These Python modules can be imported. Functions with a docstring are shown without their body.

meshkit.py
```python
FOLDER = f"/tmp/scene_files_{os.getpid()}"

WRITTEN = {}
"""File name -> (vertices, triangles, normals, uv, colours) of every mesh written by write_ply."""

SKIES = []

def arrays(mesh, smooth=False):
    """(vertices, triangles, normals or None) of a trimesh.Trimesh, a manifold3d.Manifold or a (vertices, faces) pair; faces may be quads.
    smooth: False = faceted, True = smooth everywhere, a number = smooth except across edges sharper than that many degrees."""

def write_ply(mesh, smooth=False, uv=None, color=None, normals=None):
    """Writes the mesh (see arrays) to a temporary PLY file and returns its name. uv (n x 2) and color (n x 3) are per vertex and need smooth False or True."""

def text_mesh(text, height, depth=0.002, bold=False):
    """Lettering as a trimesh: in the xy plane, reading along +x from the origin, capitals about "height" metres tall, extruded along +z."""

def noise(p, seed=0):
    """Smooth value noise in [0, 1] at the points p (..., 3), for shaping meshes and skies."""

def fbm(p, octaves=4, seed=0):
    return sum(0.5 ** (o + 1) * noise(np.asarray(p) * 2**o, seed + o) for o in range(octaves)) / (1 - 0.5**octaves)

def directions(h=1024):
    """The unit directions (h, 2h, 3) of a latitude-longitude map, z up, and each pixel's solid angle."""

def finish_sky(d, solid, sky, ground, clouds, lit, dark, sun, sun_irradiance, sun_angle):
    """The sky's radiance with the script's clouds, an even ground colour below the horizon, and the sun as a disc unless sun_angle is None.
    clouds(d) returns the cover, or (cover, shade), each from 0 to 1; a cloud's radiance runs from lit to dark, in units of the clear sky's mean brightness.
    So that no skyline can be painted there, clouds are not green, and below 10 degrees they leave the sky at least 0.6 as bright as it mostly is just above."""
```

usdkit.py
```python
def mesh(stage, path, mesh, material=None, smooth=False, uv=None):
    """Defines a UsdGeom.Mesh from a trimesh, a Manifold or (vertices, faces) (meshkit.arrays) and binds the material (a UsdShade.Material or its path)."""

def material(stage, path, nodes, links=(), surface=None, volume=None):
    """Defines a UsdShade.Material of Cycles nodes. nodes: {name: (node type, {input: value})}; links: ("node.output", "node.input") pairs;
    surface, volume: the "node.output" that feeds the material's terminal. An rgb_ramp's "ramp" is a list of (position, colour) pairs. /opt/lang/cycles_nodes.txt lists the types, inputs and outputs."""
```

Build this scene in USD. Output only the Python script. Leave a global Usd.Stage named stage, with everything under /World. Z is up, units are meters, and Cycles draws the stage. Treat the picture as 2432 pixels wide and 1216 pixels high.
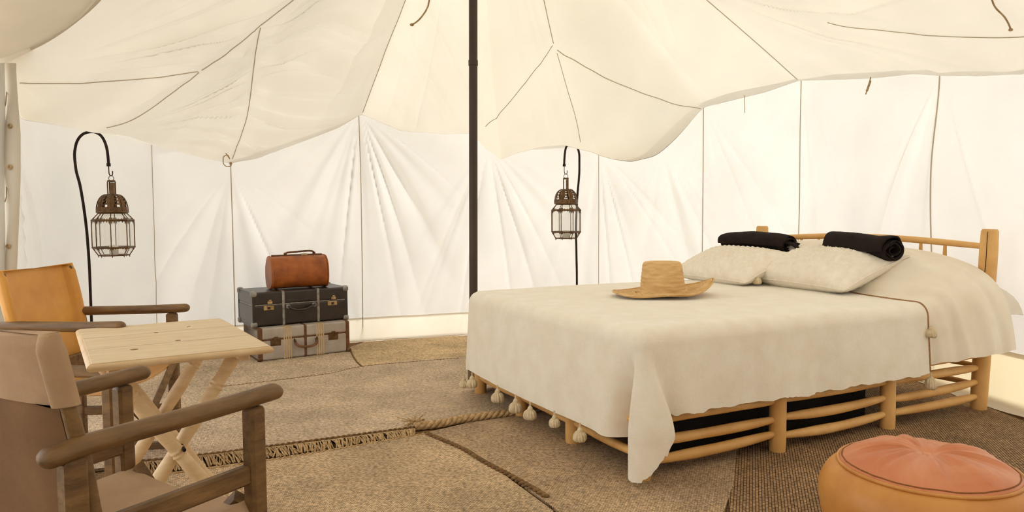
import math
import numpy as np, trimesh, manifold3d, usdkit
import shapely
from shapely.geometry import Polygon
from pxr import Usd, UsdGeom, UsdLux, UsdShade, Gf, Sdf, Vt

stage = Usd.Stage.CreateInMemory()
UsdGeom.SetStageUpAxis(stage, 'Z'); UsdGeom.SetStageMetersPerUnit(stage, 1.0)
UsdGeom.Xform.Define(stage, '/World'); UsdGeom.Scope.Define(stage, '/World/Looks')

# ------------------------------------------------------------------ camera, sky, sun, exposure
F, PITCH, ROLL, HC = 1720.0, 0.0569, -0.007, 1.06
EXPOSURE = -0.26
SKY, SUN, SUN_AZ, SUN_EL = 0.95, 1.7, 52.0, 38.0       # azimuth from +x towards +y
CP, SP, CR, SR = math.cos(PITCH), math.sin(PITCH), math.cos(ROLL), math.sin(ROLL)
cam = UsdGeom.Camera.Define(stage, '/World/Camera')
cam.CreateHorizontalApertureAttr(36.0); cam.CreateVerticalApertureAttr(18.0)
cam.CreateFocalLengthAttr(36.0 * F / 2432.0); cam.CreateClippingRangeAttr(Gf.Vec2f(0.05, 1000))
cam.CreateExposureAttr(EXPOSURE)
fwd, upv, rgt = np.array([0, CP, -SP]), np.array([0, SP, CP]), np.array([1.0, 0, 0])
Rv, Uv = CR * rgt + SR * upv, -SR * rgt + CR * upv
M = np.eye(4); M[0, :3], M[1, :3], M[2, :3], M[3, :3] = Rv, Uv, -fwd, (0, 0, HC)
cam.AddTransformOp().Set(Gf.Matrix4d(*M.ravel().tolist()))

dome = UsdLux.DomeLight.Define(stage, '/World/Sky')
dome.CreateIntensityAttr(SKY); dome.CreateColorAttr(Gf.Vec3f(0.90, 0.95, 1.0))
sun = UsdLux.DistantLight.Define(stage, '/World/Sun')
sun.CreateIntensityAttr(SUN); sun.CreateNormalizeAttr(True); sun.CreateAngleAttr(0.6); sun.CreateColorAttr(Gf.Vec3f(1.0, 0.965, 0.90))
sun.AddRotateXYZOp().Set(Gf.Vec3f(0, 90 - SUN_EL, SUN_AZ))


# ------------------------------------------------------------------ helpers
def ray(px, py):
    X, Y = px - 1216.0, py - 608.0
    X, Y = CR * X + SR * Y, -SR * X + CR * Y
    return np.array([X / F, CP - Y / F * SP, -SP - Y / F * CP])


def at(px, py, Y):
    r = ray(px, py); return np.array([0, 0, HC]) + r * Y / r[1]


def on_z(px, py, z=0.0):
    r = ray(px, py); return np.array([0, 0, HC]) + r * (z - HC) / r[2]


USED = {}


def fresh(parent, name):
    k = (parent, name); n = USED.get(k, 0); USED[k] = n + 1
    return f'{parent}/{name}' if n == 0 else f'{parent}/{name}_{n:03d}'


def setkeys(prim, label=None, category=None, group=None, kind=None):
    for k, v in (('label', label), ('category', category), ('group', group), ('kind', kind)):
        if v: prim.SetCustomDataByKey(k, v)


class Node:
    def __init__(s, path, loc=(0, 0, 0), rot=0.0): s.path, s.loc, s.rot = path, np.array(loc, float), rot

    def L(s, P):                                            # world -> local
        q = np.atleast_2d(np.asarray(P, float)) - s.loc; c, n = math.cos(-s.rot), math.sin(-s.rot)
        r = np.c_[c * q[:, 0] - n * q[:, 1], n * q[:, 0] + c * q[:, 1], q[:, 2]]
        return r if np.ndim(P) > 1 else r[0]

    def W(s, P):
        q = np.atleast_2d(np.asarray(P, float)); c, n = math.cos(s.rot), math.sin(s.rot)
        r = np.c_[c * q[:, 0] - n * q[:, 1], n * q[:, 0] + c * q[:, 1], q[:, 2]] + s.loc
        return r if np.ndim(P) > 1 else r[0]


def thing(name, label=None, category=None, loc=(0, 0, 0), rot=0.0, group=None, kind=None):
    path = fresh('/World', name); x = UsdGeom.Xform.Define(stage, path)
    x.AddTranslateOp().Set(Gf.Vec3d(*map(float, loc))); x.AddRotateZOp().Set(math.degrees(rot))
    setkeys(x.GetPrim(), label, category, group, kind)
    return Node(path, loc, rot)


def part(parent, name, mesh, material, smooth=35, label=None, kind=None, normals=None):
    path = fresh(parent.path, name)
    if normals is not None:
        m = usdkit.mesh(stage, path, mesh, material, False)
        m.CreateNormalsAttr(Vt.Vec3fArray.FromNumpy(np.asarray(normals, np.float32))); m.SetNormalsInterpolation('vertex')
    else:
        m = usdkit.mesh(stage, path, mesh, material, smooth)
    setkeys(m.GetPrim(), label=label, kind=kind)
    return Node(path, parent.loc, parent.rot)


def copy_thing(src, name, label, loc, rot, group=None):
    path = fresh('/World', name); x = UsdGeom.Xform.Define(stage, path)
    x.GetPrim().GetReferences().AddInternalReference(Sdf.Path(src.path))
    x.ClearXformOpOrder()
    x.GetPrim().SetInstanceable(True)
    for op in x.GetPrim().GetAttributes():
        pass
    x.GetPrim().GetAttribute('xformOp:translate').Set(Gf.Vec3d(*map(float, loc)))
    x.GetPrim().GetAttribute('xformOp:rotateZ').Set(math.degrees(rot))
    x.GetPrim().GetAttribute('xformOpOrder').Set(Vt.TokenArray(['xformOp:translate', 'xformOp:rotateZ']))
    setkeys(x.GetPrim(), label, None, group)
    return Node(path, loc, rot)


def cat(*ms):
    ms = [m for m in ms if m is not None]
    return trimesh.util.concatenate(ms)


def tm(v, f): return trimesh.Trimesh(np.asarray(v, float), np.asarray(f, int), process=False)


def box(sx, sy, sz, c=(0, 0, 0), r=0.004):
    r = min(r, sx / 2.01, sy / 2.01, sz / 2.01); p = []
    for a in (-1, 1):
        for b in (-1, 1):
            for d in (-1, 1):
                x, y, z = a * sx / 2, b * sy / 2, d * sz / 2
                p += [(x, y - b * r, z - d * r), (x - a * r, y, z - d * r), (x - a * r, y - b * r, z)]
    m = trimesh.convex.convex_hull(np.array(p)); m.apply_translation(c); return m


def rbox(sx, sy, sz, c=(0, 0, 0), r=0.03, n=24):
    s = [manifold3d.Manifold.sphere(r, n).translate([a * (sx / 2 - r), b * (sy / 2 - r), d * (sz / 2 - r)]) for a in (-1, 1) for b in (-1, 1) for d in (-1, 1)]
    m = manifold3d.Manifold.batch_hull(s).to_mesh()
    t = tm(m.vert_properties[:, :3], m.tri_verts); t.apply_translation(c); return t


def spline(P, n):
    P = np.asarray(P, float); t = np.r_[0, np.cumsum(np.linalg.norm(np.diff(P, axis=0), axis=1))]
    from scipy.interpolate import PchipInterpolator
    return PchipInterpolator(t, P)(np.linspace(0, t[-1], n))


def tube(P, r, sides=10, squash=None, up=(0, 0, 1), round_end=False):
    """A round bar along P (radius per point); squash=(a, b) makes it an oval with b along "up"."""
    P = np.asarray(P, float); r = np.broadcast_to(np.asarray(r, float), (len(P),)).copy()
    if round_end:
        t0, t1 = P[1] - P[0], P[-1] - P[-2]; t0 /= np.linalg.norm(t0); t1 /= np.linalg.norm(t1)
        a = np.radians([75, 45, 20]); P = np.vstack([[P[0] - t0 * r[0] * math.sin(x) * .8 for x in a], P, [P[-1] + t1 * r[-1] * math.sin(x) * .8 for x in a[::-1]]])
        r = np.r_[[r[0] * math.cos(x) for x in a], r, [r[-1] * math.cos(x) for x in a[::-1]]]
    T = np.gradient(P, axis=0); T /= np.linalg.norm(T, axis=1, keepdims=True)
    up = np.array(up, float)
    if abs(T[0] @ up) > 0.95: up = np.array([1.0, 0, 0])
    A = []; a = np.cross(T[0], up); a /= np.linalg.norm(a)
    for t in T:
        a = a - t * (a @ t); a = a / np.linalg.norm(a); A.append(a)
    A = np.array(A); B = np.cross(A, T); ang = np.arange(sides) * 2 * np.pi / sides
    sa, sb = squash or (1, 1)
    V = P[:, None] + r[:, None, None] * (np.cos(ang)[None, :, None] * A[:, None] * sa + np.sin(ang)[None, :, None] * B[:, None] * sb)
    n = len(P); i, j = np.meshgrid(np.arange(n - 1), np.arange(sides), indexing='ij')
    q = np.stack([i * sides + j, (i + 1) * sides + j, (i + 1) * sides + (j + 1) % sides, i * sides + (j + 1) % sides], -1).reshape(-1, 4)
    V = np.vstack([V.reshape(-1, 3), P[:1], P[-1:]]); c0, c1 = n * sides, n * sides + 1
    k = np.arange(sides)
    f = np.vstack([q[:, [0, 1, 2]], q[:, [0, 2, 3]], np.c_[np.full(sides, c0), k, (k + 1) % sides], np.c_[np.full(sides, c1), (n - 1) * sides + (k + 1) % sides, (n - 1) * sides + k]])
    m = tm(V, f)
    if m.volume < 0: m.invert()
    return m


def lathe(prof, n=32, c=(0, 0, 0)):
    m = trimesh.creation.revolve(np.asarray(prof, float), sections=n)
    if m.volume < 0: m.invert()
    m.apply_translation(c); return m


def grid_faces(n, m, wrap=False):
    i, j = np.meshgrid(np.arange(n - 1), np.arange(m if wrap else m - 1), indexing='ij')
    q = np.stack([i * m + j, (i + 1) * m + j, (i + 1) * m + (j + 1) % m, i * m + (j + 1) % m], -1).reshape(-1, 4)
    return np.vstack([q[:, [0, 1, 2]], q[:, [0, 2, 3]]])


def vnormals(V, f):
    n = np.zeros_like(V); c = np.cross(V[f[:, 1]] - V[f[:, 0]], V[f[:, 2]] - V[f[:, 0]])
    for k in range(3): np.add.at(n, f[:, k], c)
    return n / np.maximum(np.linalg.norm(n, axis=1, keepdims=True), 1e-12)


def cloth(G, th):
    """A grid of points (n, m, 3) as a cloth of thickness th, the second face on the side away from the normal."""
    n, m = G.shape[:2]; V = G.reshape(-1, 3); f = grid_faces(n, m); N = vnormals(V, f); V2 = V - N * th; k = n * m
    b = np.r_[np.arange(m), np.arange(1, n) * m + m - 1, (n - 1) * m + np.arange(m - 2, -1, -1), np.arange(n - 2, 0, -1) * m]
    b2 = np.roll(b, -1)
    side = np.vstack([np.c_[b2, b, b + k], np.c_[b2, b + k, b2 + k]])
    return tm(np.vstack([V, V2]), np.vstack([f, f[:, ::-1] + k, side]))


RNG = np.random.default_rng(7)
TABLE = RNG.uniform(-1, 1, 4096)


def n1(x, seed=0):
    x = np.asarray(x, float) + seed * 137.31; i = np.floor(x).astype(int); t = x - i; t = t * t * (3 - 2 * t)
    return TABLE[i % 4096] * (1 - t) + TABLE[(i + 1) % 4096] * t


def n2(x, y, seed=0):
    x, y = np.asarray(x, float), np.asarray(y, float); ix, iy = np.floor(x).astype(int), np.floor(y).astype(int)
    tx, ty = x - ix, y - iy; tx, ty = tx * tx * (3 - 2 * tx), ty * ty * (3 - 2 * ty)
    h = lambda a, b: TABLE[(a * 73 + b * 911 + seed * 389 + (a * b * 7) % 1013) % 4096]
    return (h(ix, iy) * (1 - tx) + h(ix + 1, iy) * tx) * (1 - ty) + (h(ix, iy + 1) * (1 - tx) + h(ix + 1, iy + 1) * tx) * ty


def ss(a, b, x):
    t = np.clip((np.asarray(x, float) - a) / (b - a), 0, 1); return t * t * (3 - 2 * t)


# ------------------------------------------------------------------ materials
def mat(name, nodes, links, surface): return usdkit.material(stage, '/World/Looks/' + name, nodes, links, surface)


def lin(*c): return tuple(((x / 255) / 12.92 if x < 10 else ((x / 255 + .055) / 1.055) ** 2.4) for x in c)


def noisy(name, a, b, scale=6, stretch=(1, 1, 1), rough=.6, bump=.15, dist=.003, detail=5, fine=None, coat=0, metallic=0, sheen=0, spec=.4, distortion=0):
    nodes = {'tc': ('texture_coordinate', {}), 'map': ('mapping', {'scale': stretch}), 'n': ('noise_texture', {'scale': scale, 'detail': detail, 'roughness': .6, 'distortion': distortion}),
             'r': ('rgb_ramp', {'ramp': [(.3, a), (.7, b)]}), 'f': ('noise_texture', {'scale': fine or scale * 6, 'detail': 3}),
             'b': ('bump', {'strength': bump, 'distance': dist}),
             'p': ('principled_bsdf', {'roughness': rough, 'coat_weight': coat, 'coat_roughness': .3, 'metallic': metallic, 'sheen_weight': sheen, 'specular_ior_level': spec})}
    links = [('tc.object', 'map.vector'), ('map.vector', 'n.vector'), ('map.vector', 'f.vector'), ('n.fac', 'r.fac'), ('r.color', 'p.base_color'), ('f.fac', 'b.height'), ('b.normal', 'p.normal')]
    return mat(name, nodes, links, 'p.BSDF')


def canvas(name, ref, trans, k, scale=2.0, vary=.04):
    a, b = [tuple(c * (1 - vary) for c in ref), ref]; c, d = [tuple(c * (1 - 2 * vary) for c in trans), trans]
    nodes = {'g': ('geometry', {}), 'n': ('noise_texture', {'scale': scale, 'detail': 4}), 'r': ('rgb_ramp', {'ramp': [(.35, a), (.65, b)]}), 's': ('rgb_ramp', {'ramp': [(.35, c), (.65, d)]}),
             'w': ('noise_texture', {'scale': 260, 'detail': 2}), 'b': ('bump', {'strength': .08, 'distance': .002}),
             'd': ('diffuse_bsdf', {}), 't': ('translucent_bsdf', {}), 'm': ('mix_closure', {'fac': k})}
    links = [('g.position', 'n.vector'), ('g.position', 'w.vector'), ('n.fac', 'r.fac'), ('n.fac', 's.fac'), ('r.color', 'd.color'), ('s.color', 't.color'), ('w.fac', 'b.height'), ('b.normal', 'd.normal'), ('d.BSDF', 'm.closure1'), ('t.BSDF', 'm.closure2')]
    return mat(name, nodes, links, 'm.closure')


def woven(name, dark, light, rot=.46, bw=.013, rh=.0065, bump=.9, blotch=.35):
    nodes = {'g': ('geometry', {}), 'm': ('mapping', {'rotation': (0, 0, -rot)}), 'k': ('brick_texture', {'scale': 1.0, 'brick_width': bw, 'row_height': rh, 'mortar_size': rh * .16, 'mortar_smooth': .7, 'color1': light, 'color2': tuple(.80 * x for x in light), 'mortar': dark, 'bias': -.1}),
             'n': ('noise_texture', {'scale': 2.2, 'detail': 6, 'roughness': .65}), 'r': ('rgb_ramp', {'ramp': [(.32, (1 - blotch,) * 3), (.62, (1, 1, 1))]}),
             'f': ('noise_texture', {'scale': 70, 'detail': 4, 'roughness': .65}), 'fr': ('rgb_ramp', {'ramp': [(.34, (.56, .53, .49)), (.60, (1.2, 1.18, 1.14))]}),
             'x': ('mix', {'mix_type': 'multiply', 'fac': 1.0}), 'y': ('mix', {'mix_type': 'multiply', 'fac': 1.0}),
             'h': ('math', {'math_type': 'multiply_add', 'value2': -.8, 'value3': 1.0}), 'h2': ('math', {'math_type': 'add'}),
             'b': ('bump', {'strength': bump, 'distance': .004}), 'p': ('principled_bsdf', {'roughness': .85, 'specular_ior_level': .2})}
    links = [('g.position', 'm.vector'), ('m.vector', 'k.vector'), ('g.position', 'n.vector'), ('g.position', 'f.vector'), ('n.fac', 'r.fac'), ('f.fac', 'fr.fac'), ('k.color', 'x.color1'), ('r.color', 'x.color2'), ('x.color', 'y.color1'), ('fr.color', 'y.color2'),
             ('y.color', 'p.base_color'), ('k.fac', 'h.value1'), ('h.value', 'h2.value1'), ('f.fac', 'h2.value2'), ('h2.value', 'b.height'), ('b.normal', 'p.normal')]
    return mat(name, nodes, links, 'p.BSDF')


m_wall = canvas('wall_canvas', (.80, .785, .74), (.80, .785, .76), .225)
m_hem = canvas('hem_canvas', (.84, .79, .70), (.86, .79, .66), .30)
m_hemglow = canvas('hem_canvas_glow', (.84, .78, .66), (.90, .78, .52), .28)  # yellow tint stands in for the sunlit glow low on the right wall
m_roof = canvas('roof_canvas', (.82, .78, .70), (.88, .81, .675), .175)
m_awn = canvas('awning_canvas', (.90, .87, .81), (.95, .92, .86), .75)
m_flap = canvas('flap_canvas', (.76, .70, .60), (.6, .52, .4), .15)
m_seam = canvas('seam_tape', (.70, .63, .52), (.76, .67, .53), .35)
m_rope = noisy('cotton_rope', lin(190, 165, 125), lin(150, 120, 85), 40, rough=.9)
m_sand = noisy('sand_ground', lin(216, 202, 182), lin(200, 186, 164), 3, rough=.95)
m_floor = woven('ground_mat', lin(70, 50, 30), lin(175, 140, 98))
m_rugA = woven('jute_weave', lin(134, 107, 80), lin(255, 230, 198))
m_rugB = woven('straw_weave', lin(172, 138, 94), lin(252, 222, 176), bw=.016, rh=.006)
m_rugD = woven('jute_weave_gold', lin(136, 108, 78), lin(252, 222, 182))
m_rugE = woven('jute_weave_brown', lin(114, 89, 65), lin(234, 203, 166))
m_rugF = woven('sisal_herringbone', lin(98, 75, 54), lin(190, 155, 116), rot=1.25, bw=.03, rh=.011, bump=1.2)
m_edge = noisy('jute_cord', lin(150, 115, 72), lin(95, 70, 42), 60, rough=.95, bump=.6)
m_fringe = noisy('jute_fringe', lin(220, 188, 140), lin(160, 124, 82), 50, rough=.95, bump=.5)
m_bedwood = noisy('peeled_wood', lin(238, 190, 120), lin(212, 158, 88), 5, (1, 1, 1), rough=.5, bump=.2, detail=6, fine=30)
m_bedend = noisy('cut_wood', lin(190, 140, 80), lin(160, 110, 60), 20, rough=.7)
m_crack = noisy('wood_crack', lin(60, 38, 18), lin(80, 52, 26), 20, rough=.9)
m_table = noisy('pale_pine', lin(222, 200, 164), lin(204, 176, 136), 4, (1, 7, 7), rough=.55, bump=.12, detail=7, distortion=1.5)
m_bamboo = noisy('turned_pine', lin(224, 196, 154), lin(204, 170, 126), 6, (2, 2, 6), rough=.5, bump=.1)
m_knot = noisy('pine_knot', lin(150, 112, 70), lin(120, 86, 52), 60, rough=.7)
m_chair = noisy('weathered_teak', lin(136, 102, 60), lin(88, 62, 33), 7, (1, 5, 5), rough=.5, bump=.25, detail=6)
m_leather = noisy('tan_leather', lin(224, 164, 76), lin(202, 136, 54), 5, rough=.45, bump=.12, fine=120)
m_beige = noisy('beige_canvas', lin(188, 156, 122), lin(170, 138, 106), 9, rough=.85, bump=.2, fine=300)
m_brown = noisy('brown_canvas', lin(128, 92, 56), lin(110, 78, 46), 7, rough=.8, bump=.2, fine=300)
m_seat = noisy('seat_leather', lin(206, 158, 88), lin(188, 134, 66), 5, rough=.5, bump=.1)
m_iron = noisy('black_iron', lin(52, 40, 32), lin(34, 27, 22), 30, rough=.5, bump=.2, metallic=.6)
m_pole = noisy('dark_pole', lin(72, 54, 40), lin(50, 36, 26), 8, (1, 1, .2), rough=.45, bump=.15)
m_brass = noisy('aged_brass', lin(128, 100, 70), lin(78, 58, 40), 25, rough=.4, bump=.2, metallic=.75)
m_latch = noisy('worn_brass', lin(206, 178, 130), lin(150, 120, 80), 40, rough=.4, bump=.1, metallic=.5)
m_steel = noisy('worn_steel', lin(176, 170, 162), lin(110, 104, 98), 30, rough=.4, bump=.1, metallic=.6)
m_glass = mat('lantern_glass', {'t': ('transparent_bsdf', {'color': (.97, .965, .95)}), 'g': ('glossy_bsdf', {'color': (1, 1, 1), 'roughness': .05}), 'm': ('mix_closure', {'fac': .06})}, [('t.BSDF', 'm.closure1'), ('g.BSDF', 'm.closure2')], 'm.closure')
m_wax = noisy('candle_wax', (.85, .83, .78), (.8, .78, .72), 8, rough=.5)
m_blackcase = noisy('black_leatherette', lin(50, 38, 30), lin(28, 20, 15), 9, rough=.34, bump=.2, fine=160, spec=.55, coat=.08)
m_graycase = noisy('gray_fibreboard', lin(186, 174, 162), lin(158, 146, 134), 7, rough=.55, bump=.15, fine=160)
m_casetrim = noisy('brown_case_leather', lin(120, 78, 44), lin(84, 52, 28), 14, rough=.5, bump=.2)
m_stripe = noisy('cream_stripe', lin(214, 186, 140), lin(190, 158, 112), 12, rough=.6)
m_bag = noisy('cognac_leather', lin(178, 100, 38), lin(124, 62, 22), 9, rough=.42, bump=.25, fine=90, detail=6)
m_throw = noisy('cream_wool', lin(246, 238, 222), lin(238, 227, 206), 10, rough=.9, bump=.35, dist=.004, fine=130, sheen=.3)
m_duvet = noisy('ivory_cotton', lin(244, 234, 214), lin(236, 223, 200), 6, rough=.9, bump=.12, fine=200, sheen=.2)
m_sheet = noisy('white_cotton', lin(238, 230, 216), lin(228, 218, 202), 6, rough=.9, bump=.1, fine=200)
m_tassel = noisy('wool_tassel', lin(232, 214, 180), lin(206, 184, 146), 60, rough=.95, bump=.6, fine=300)
m_cordm = noisy('tan_cord', lin(176, 134, 92), lin(150, 108, 70), 60, rough=.9)
m_pillow = noisy('crochet_cotton', lin(248, 240, 224), lin(238, 226, 206), 20, rough=.95, bump=.5, fine=180)
m_black = noisy('black_fleece', lin(40, 29, 23), lin(24, 17, 13), 12, rough=.95, bump=.4, fine=240, sheen=.0, spec=.2)
m_straw = noisy('palm_straw', lin(236, 200, 142), lin(204, 160, 100), 12, (1, 1, 4), rough=.7, bump=.5, fine=120)
m_mattress = noisy('mattress_ticking', lin(225, 215, 195), lin(215, 203, 180), 8, rough=.9)
m_pouftop = noisy('pouf_leather', lin(218, 146, 104), lin(194, 108, 60), 5, rough=.38, bump=.3, fine=45, detail=6, distortion=.5)
m_poufside = noisy('pouf_side_leather', lin(214, 152, 78), lin(190, 122, 54), 4, rough=.4, bump=.2, fine=60)
m_thread = noisy('waxed_thread', lin(150, 96, 44), lin(130, 80, 36), 60, rough=.8)
m_bedshade = noisy('black_shade_cloth', lin(26, 20, 16), lin(18, 14, 11), 12, rough=.95)  # for the black sheets added to deepen the shade under the bed

# ------------------------------------------------------------------ eave of the tent
from scipy.ndimage import gaussian_filter1d
PEAK = np.array([-.22, 4.6, 3.6])
# the eave: lowest line of the roof cloth
EDGE = [at(*p) for p in [(25, 165, 3.68), (47, 284, 3.9), (165, 302, 4.2), (200, 311, 4.28), (226, 316, 4.34), (262, 318, 4.46), (303, 324, 4.65), (378, 350, 5.0), (473, 373, 5.3), (548, 388, 5.5), (615, 373, 5.6), (709, 338, 5.75), (804, 303, 5.92), (858, 272, 6.02),
        (950, 310, 6.02), (1050, 318, 6.0), (1120, 316, 5.85), (1150, 350, 5.7), (1190, 378, 5.6), (1230, 362, 5.55), (1280, 350, 5.5), (1340, 345, 5.5), (1400, 360, 5.58), (1450, 378, 5.65), (1500, 385, 5.75), (1560, 370, 5.85), (1610, 330, 6.0),
        (1670, 255, 6.12), (1740, 238, 6.1), (1820, 218, 6.05), (1897, 192, 6.02), (1960, 190, 5.6), (2070, 186, 5.1), (2168, 175, 4.65), (2250, 180, 4.35), (2360, 178, 3.95), (2432, 174, 3.68)]]
EDGE += [np.array(p) for p in [(2.72, 2.4, 1.85), (2.76, 0, 1.95), (2.72, -2.25, 1.95), (0, -2.3, 1.95), (-2.72, -2.25, 1.95), (-2.72, .9, 1.95), (-2.62, 2.5, 2.0)]]
EDGE = np.array(EDGE)
_th = np.unwrap(np.arctan2(EDGE[:, 1] - PEAK[1], EDGE[:, 0] - PEAK[0]))
_rr = np.hypot(EDGE[:, 1] - PEAK[1], EDGE[:, 0] - PEAK[0])
assert (np.diff(_th) < 0).all(), _th
_o = np.argsort(_th); _TH = np.r_[_th[_o] - 2 * np.pi, _th[_o], _th[_o] + 2 * np.pi]; _RR, _ZZ = np.tile(_rr[_o], 3), np.tile(EDGE[_o, 2], 3)
# straight edges in plan between far-apart points, then a fine even table
TH = np.linspace(-np.pi, np.pi, 1601)[:-1]


def _lookup(th):
    i = np.clip(np.searchsorted(_TH, th) - 1, 0, len(_TH) - 2); a0, a1, r0, r1 = _TH[i], _TH[i + 1], _RR[i], _RR[i + 1]
    x0, y0, x1, y1 = r0 * np.cos(a0), r0 * np.sin(a0), r1 * np.cos(a1), r1 * np.sin(a1)
    c, s = np.cos(th), np.sin(th); den = c * (y1 - y0) - s * (x1 - x0); r = (x0 * y1 - y0 * x1) / np.where(np.abs(den) < 1e-9, 1e-9, den)
    t = (th - a0) / (a1 - a0); return r, _ZZ[i] * (1 - t) + _ZZ[i + 1] * t


ER, EZ = _lookup(TH)
ER, EZ = gaussian_filter1d(ER, 2.0, mode='wrap'), gaussian_filter1d(EZ, 1.6, mode='wrap')


# ------------------------------------------------------------------ tent walls
WP = np.array([(-2.56, 3.7), (-2.86, 4.4), (-2.87, 5.0), (-2.66, 5.4), (-2.2, 5.7), (-1.265, 6.07), (-.45, 6.36), (.77, 6.42), (1.65, 6.27), (2.42, 6.08), (2.62, 4.45), (2.73, 3.6), (2.85, 2.2), (2.85, -2.4)])
WS = np.r_[0, np.cumsum(np.linalg.norm(np.diff(WP, axis=0), axis=1))]
from scipy.ndimage import gaussian_filter1d
_s = np.arange(0, WS[-1], .01)
_xy = np.c_[np.interp(_s, WS, WP[:, 0]), np.interp(_s, WS, WP[:, 1])]
_xy = np.c_[gaussian_filter1d(_xy[:, 0], 7, mode='nearest'), gaussian_filter1d(_xy[:, 1], 7, mode='nearest')]


def wall_xy(s): return np.c_[np.interp(s, _s, _xy[:, 0]), np.interp(s, _s, _xy[:, 1])]


S = dict(zip(('a', 'b', 'c', 'd', 's548', 's858', 'm', 's1423', 's1670', 's1897', 's2240', 'r1', 'r2', 'r3'), WS))
WTOP = 2.32
# fans of folds: (s of the gathering point, its height, amplitude, folds per radian, side: -1 left, 1 right, 0 both, seed)
FANS = [(S['a'] + .12, 1.62, .022, 5.5, 1, 1), (S['s548'], 1.42, .010, 4, 0, 2), (S['s858'], 1.92, .022, 6.5, 0, 3), (S['m'] + .25, 1.66, .016, 6, 0, 4), (S['s1423'], 1.62, .014, 6, 0, 5),
        (S['s1670'], 1.96, .016, 5, -1, 6), (S['s1670'], 1.96, .009, 5, 1, 7), (S['s1897'], 2.16, .012, 5, 0, 8), (S['s2240'], 1.9, .010, 5, 0, 9), (S['s1423'] + .55, 1.6, .012, 6, 0, 14)]


def wall_d(s, z):
    d = .012 * n2(s * 1.3, z * .8, 3) + .006 * n2(s * 3.1, z * 1.7, 5)
    for s0, z0, A, k, side, seed in FANS:
        ds, dz = s - s0, np.maximum(z0 - z, 1e-3); rho = np.hypot(ds, dz); phi = np.arctan2(ds, dz)
        phi = phi * (1 + .12 * rho)
        w = ss(.02, .6, rho) * np.exp(-(rho / 1.45) ** 3) * np.exp(-(phi / .85) ** 4) * ss(-.02, .06, z0 - z)
        if side: w = w * ss(-.08, .08, phi * side)
        e = n1(phi * k * 1.1, seed) * .9 + n1(phi * k * 2.1, seed + 20) * .22 + .9 * (1 - np.abs(n1(phi * k * .9, seed + 40))) ** 4
        d = d + A * w * e
    for s0 in (S['s858'], S['s1423'], S['s1670'] - .1, S['s1897']):       # folds that gather again at the foot of a seam
        ds, dz = s - s0, z + .1; phi = np.arctan2(ds, dz); rho = np.hypot(ds, dz)
        d = d + .008 * ss(.05, .4, rho) * np.exp(-(rho / .7) ** 2) * np.exp(-(phi / .5) ** 2) * n1(phi * 7, 60)
    return 2.2 * d


from scipy.ndimage import maximum_filter1d
TOPZ = gaussian_filter1d(maximum_filter1d(EZ, 71, mode='wrap'), 12, mode='wrap') + .10


def wall_top(s):
    p = wall_xy(np.asarray(s, float)) - PEAK[:2]; return np.interp(np.arctan2(p[:, 1], p[:, 0]), TH, TOPZ, period=2 * np.pi)


def wall_pts(s, z, off=0.0):
    s, z = np.asarray(s, float), np.asarray(z, float); p = wall_xy(s); q = wall_xy(s + .02) - wall_xy(s - .02); q /= np.linalg.norm(q, axis=1, keepdims=True)
    nrm = np.c_[q[:, 1], -q[:, 0]]                                        # into the room
    p = p + nrm * (wall_d(s, z) + off)[:, None]
    return np.c_[p, z]


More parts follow.
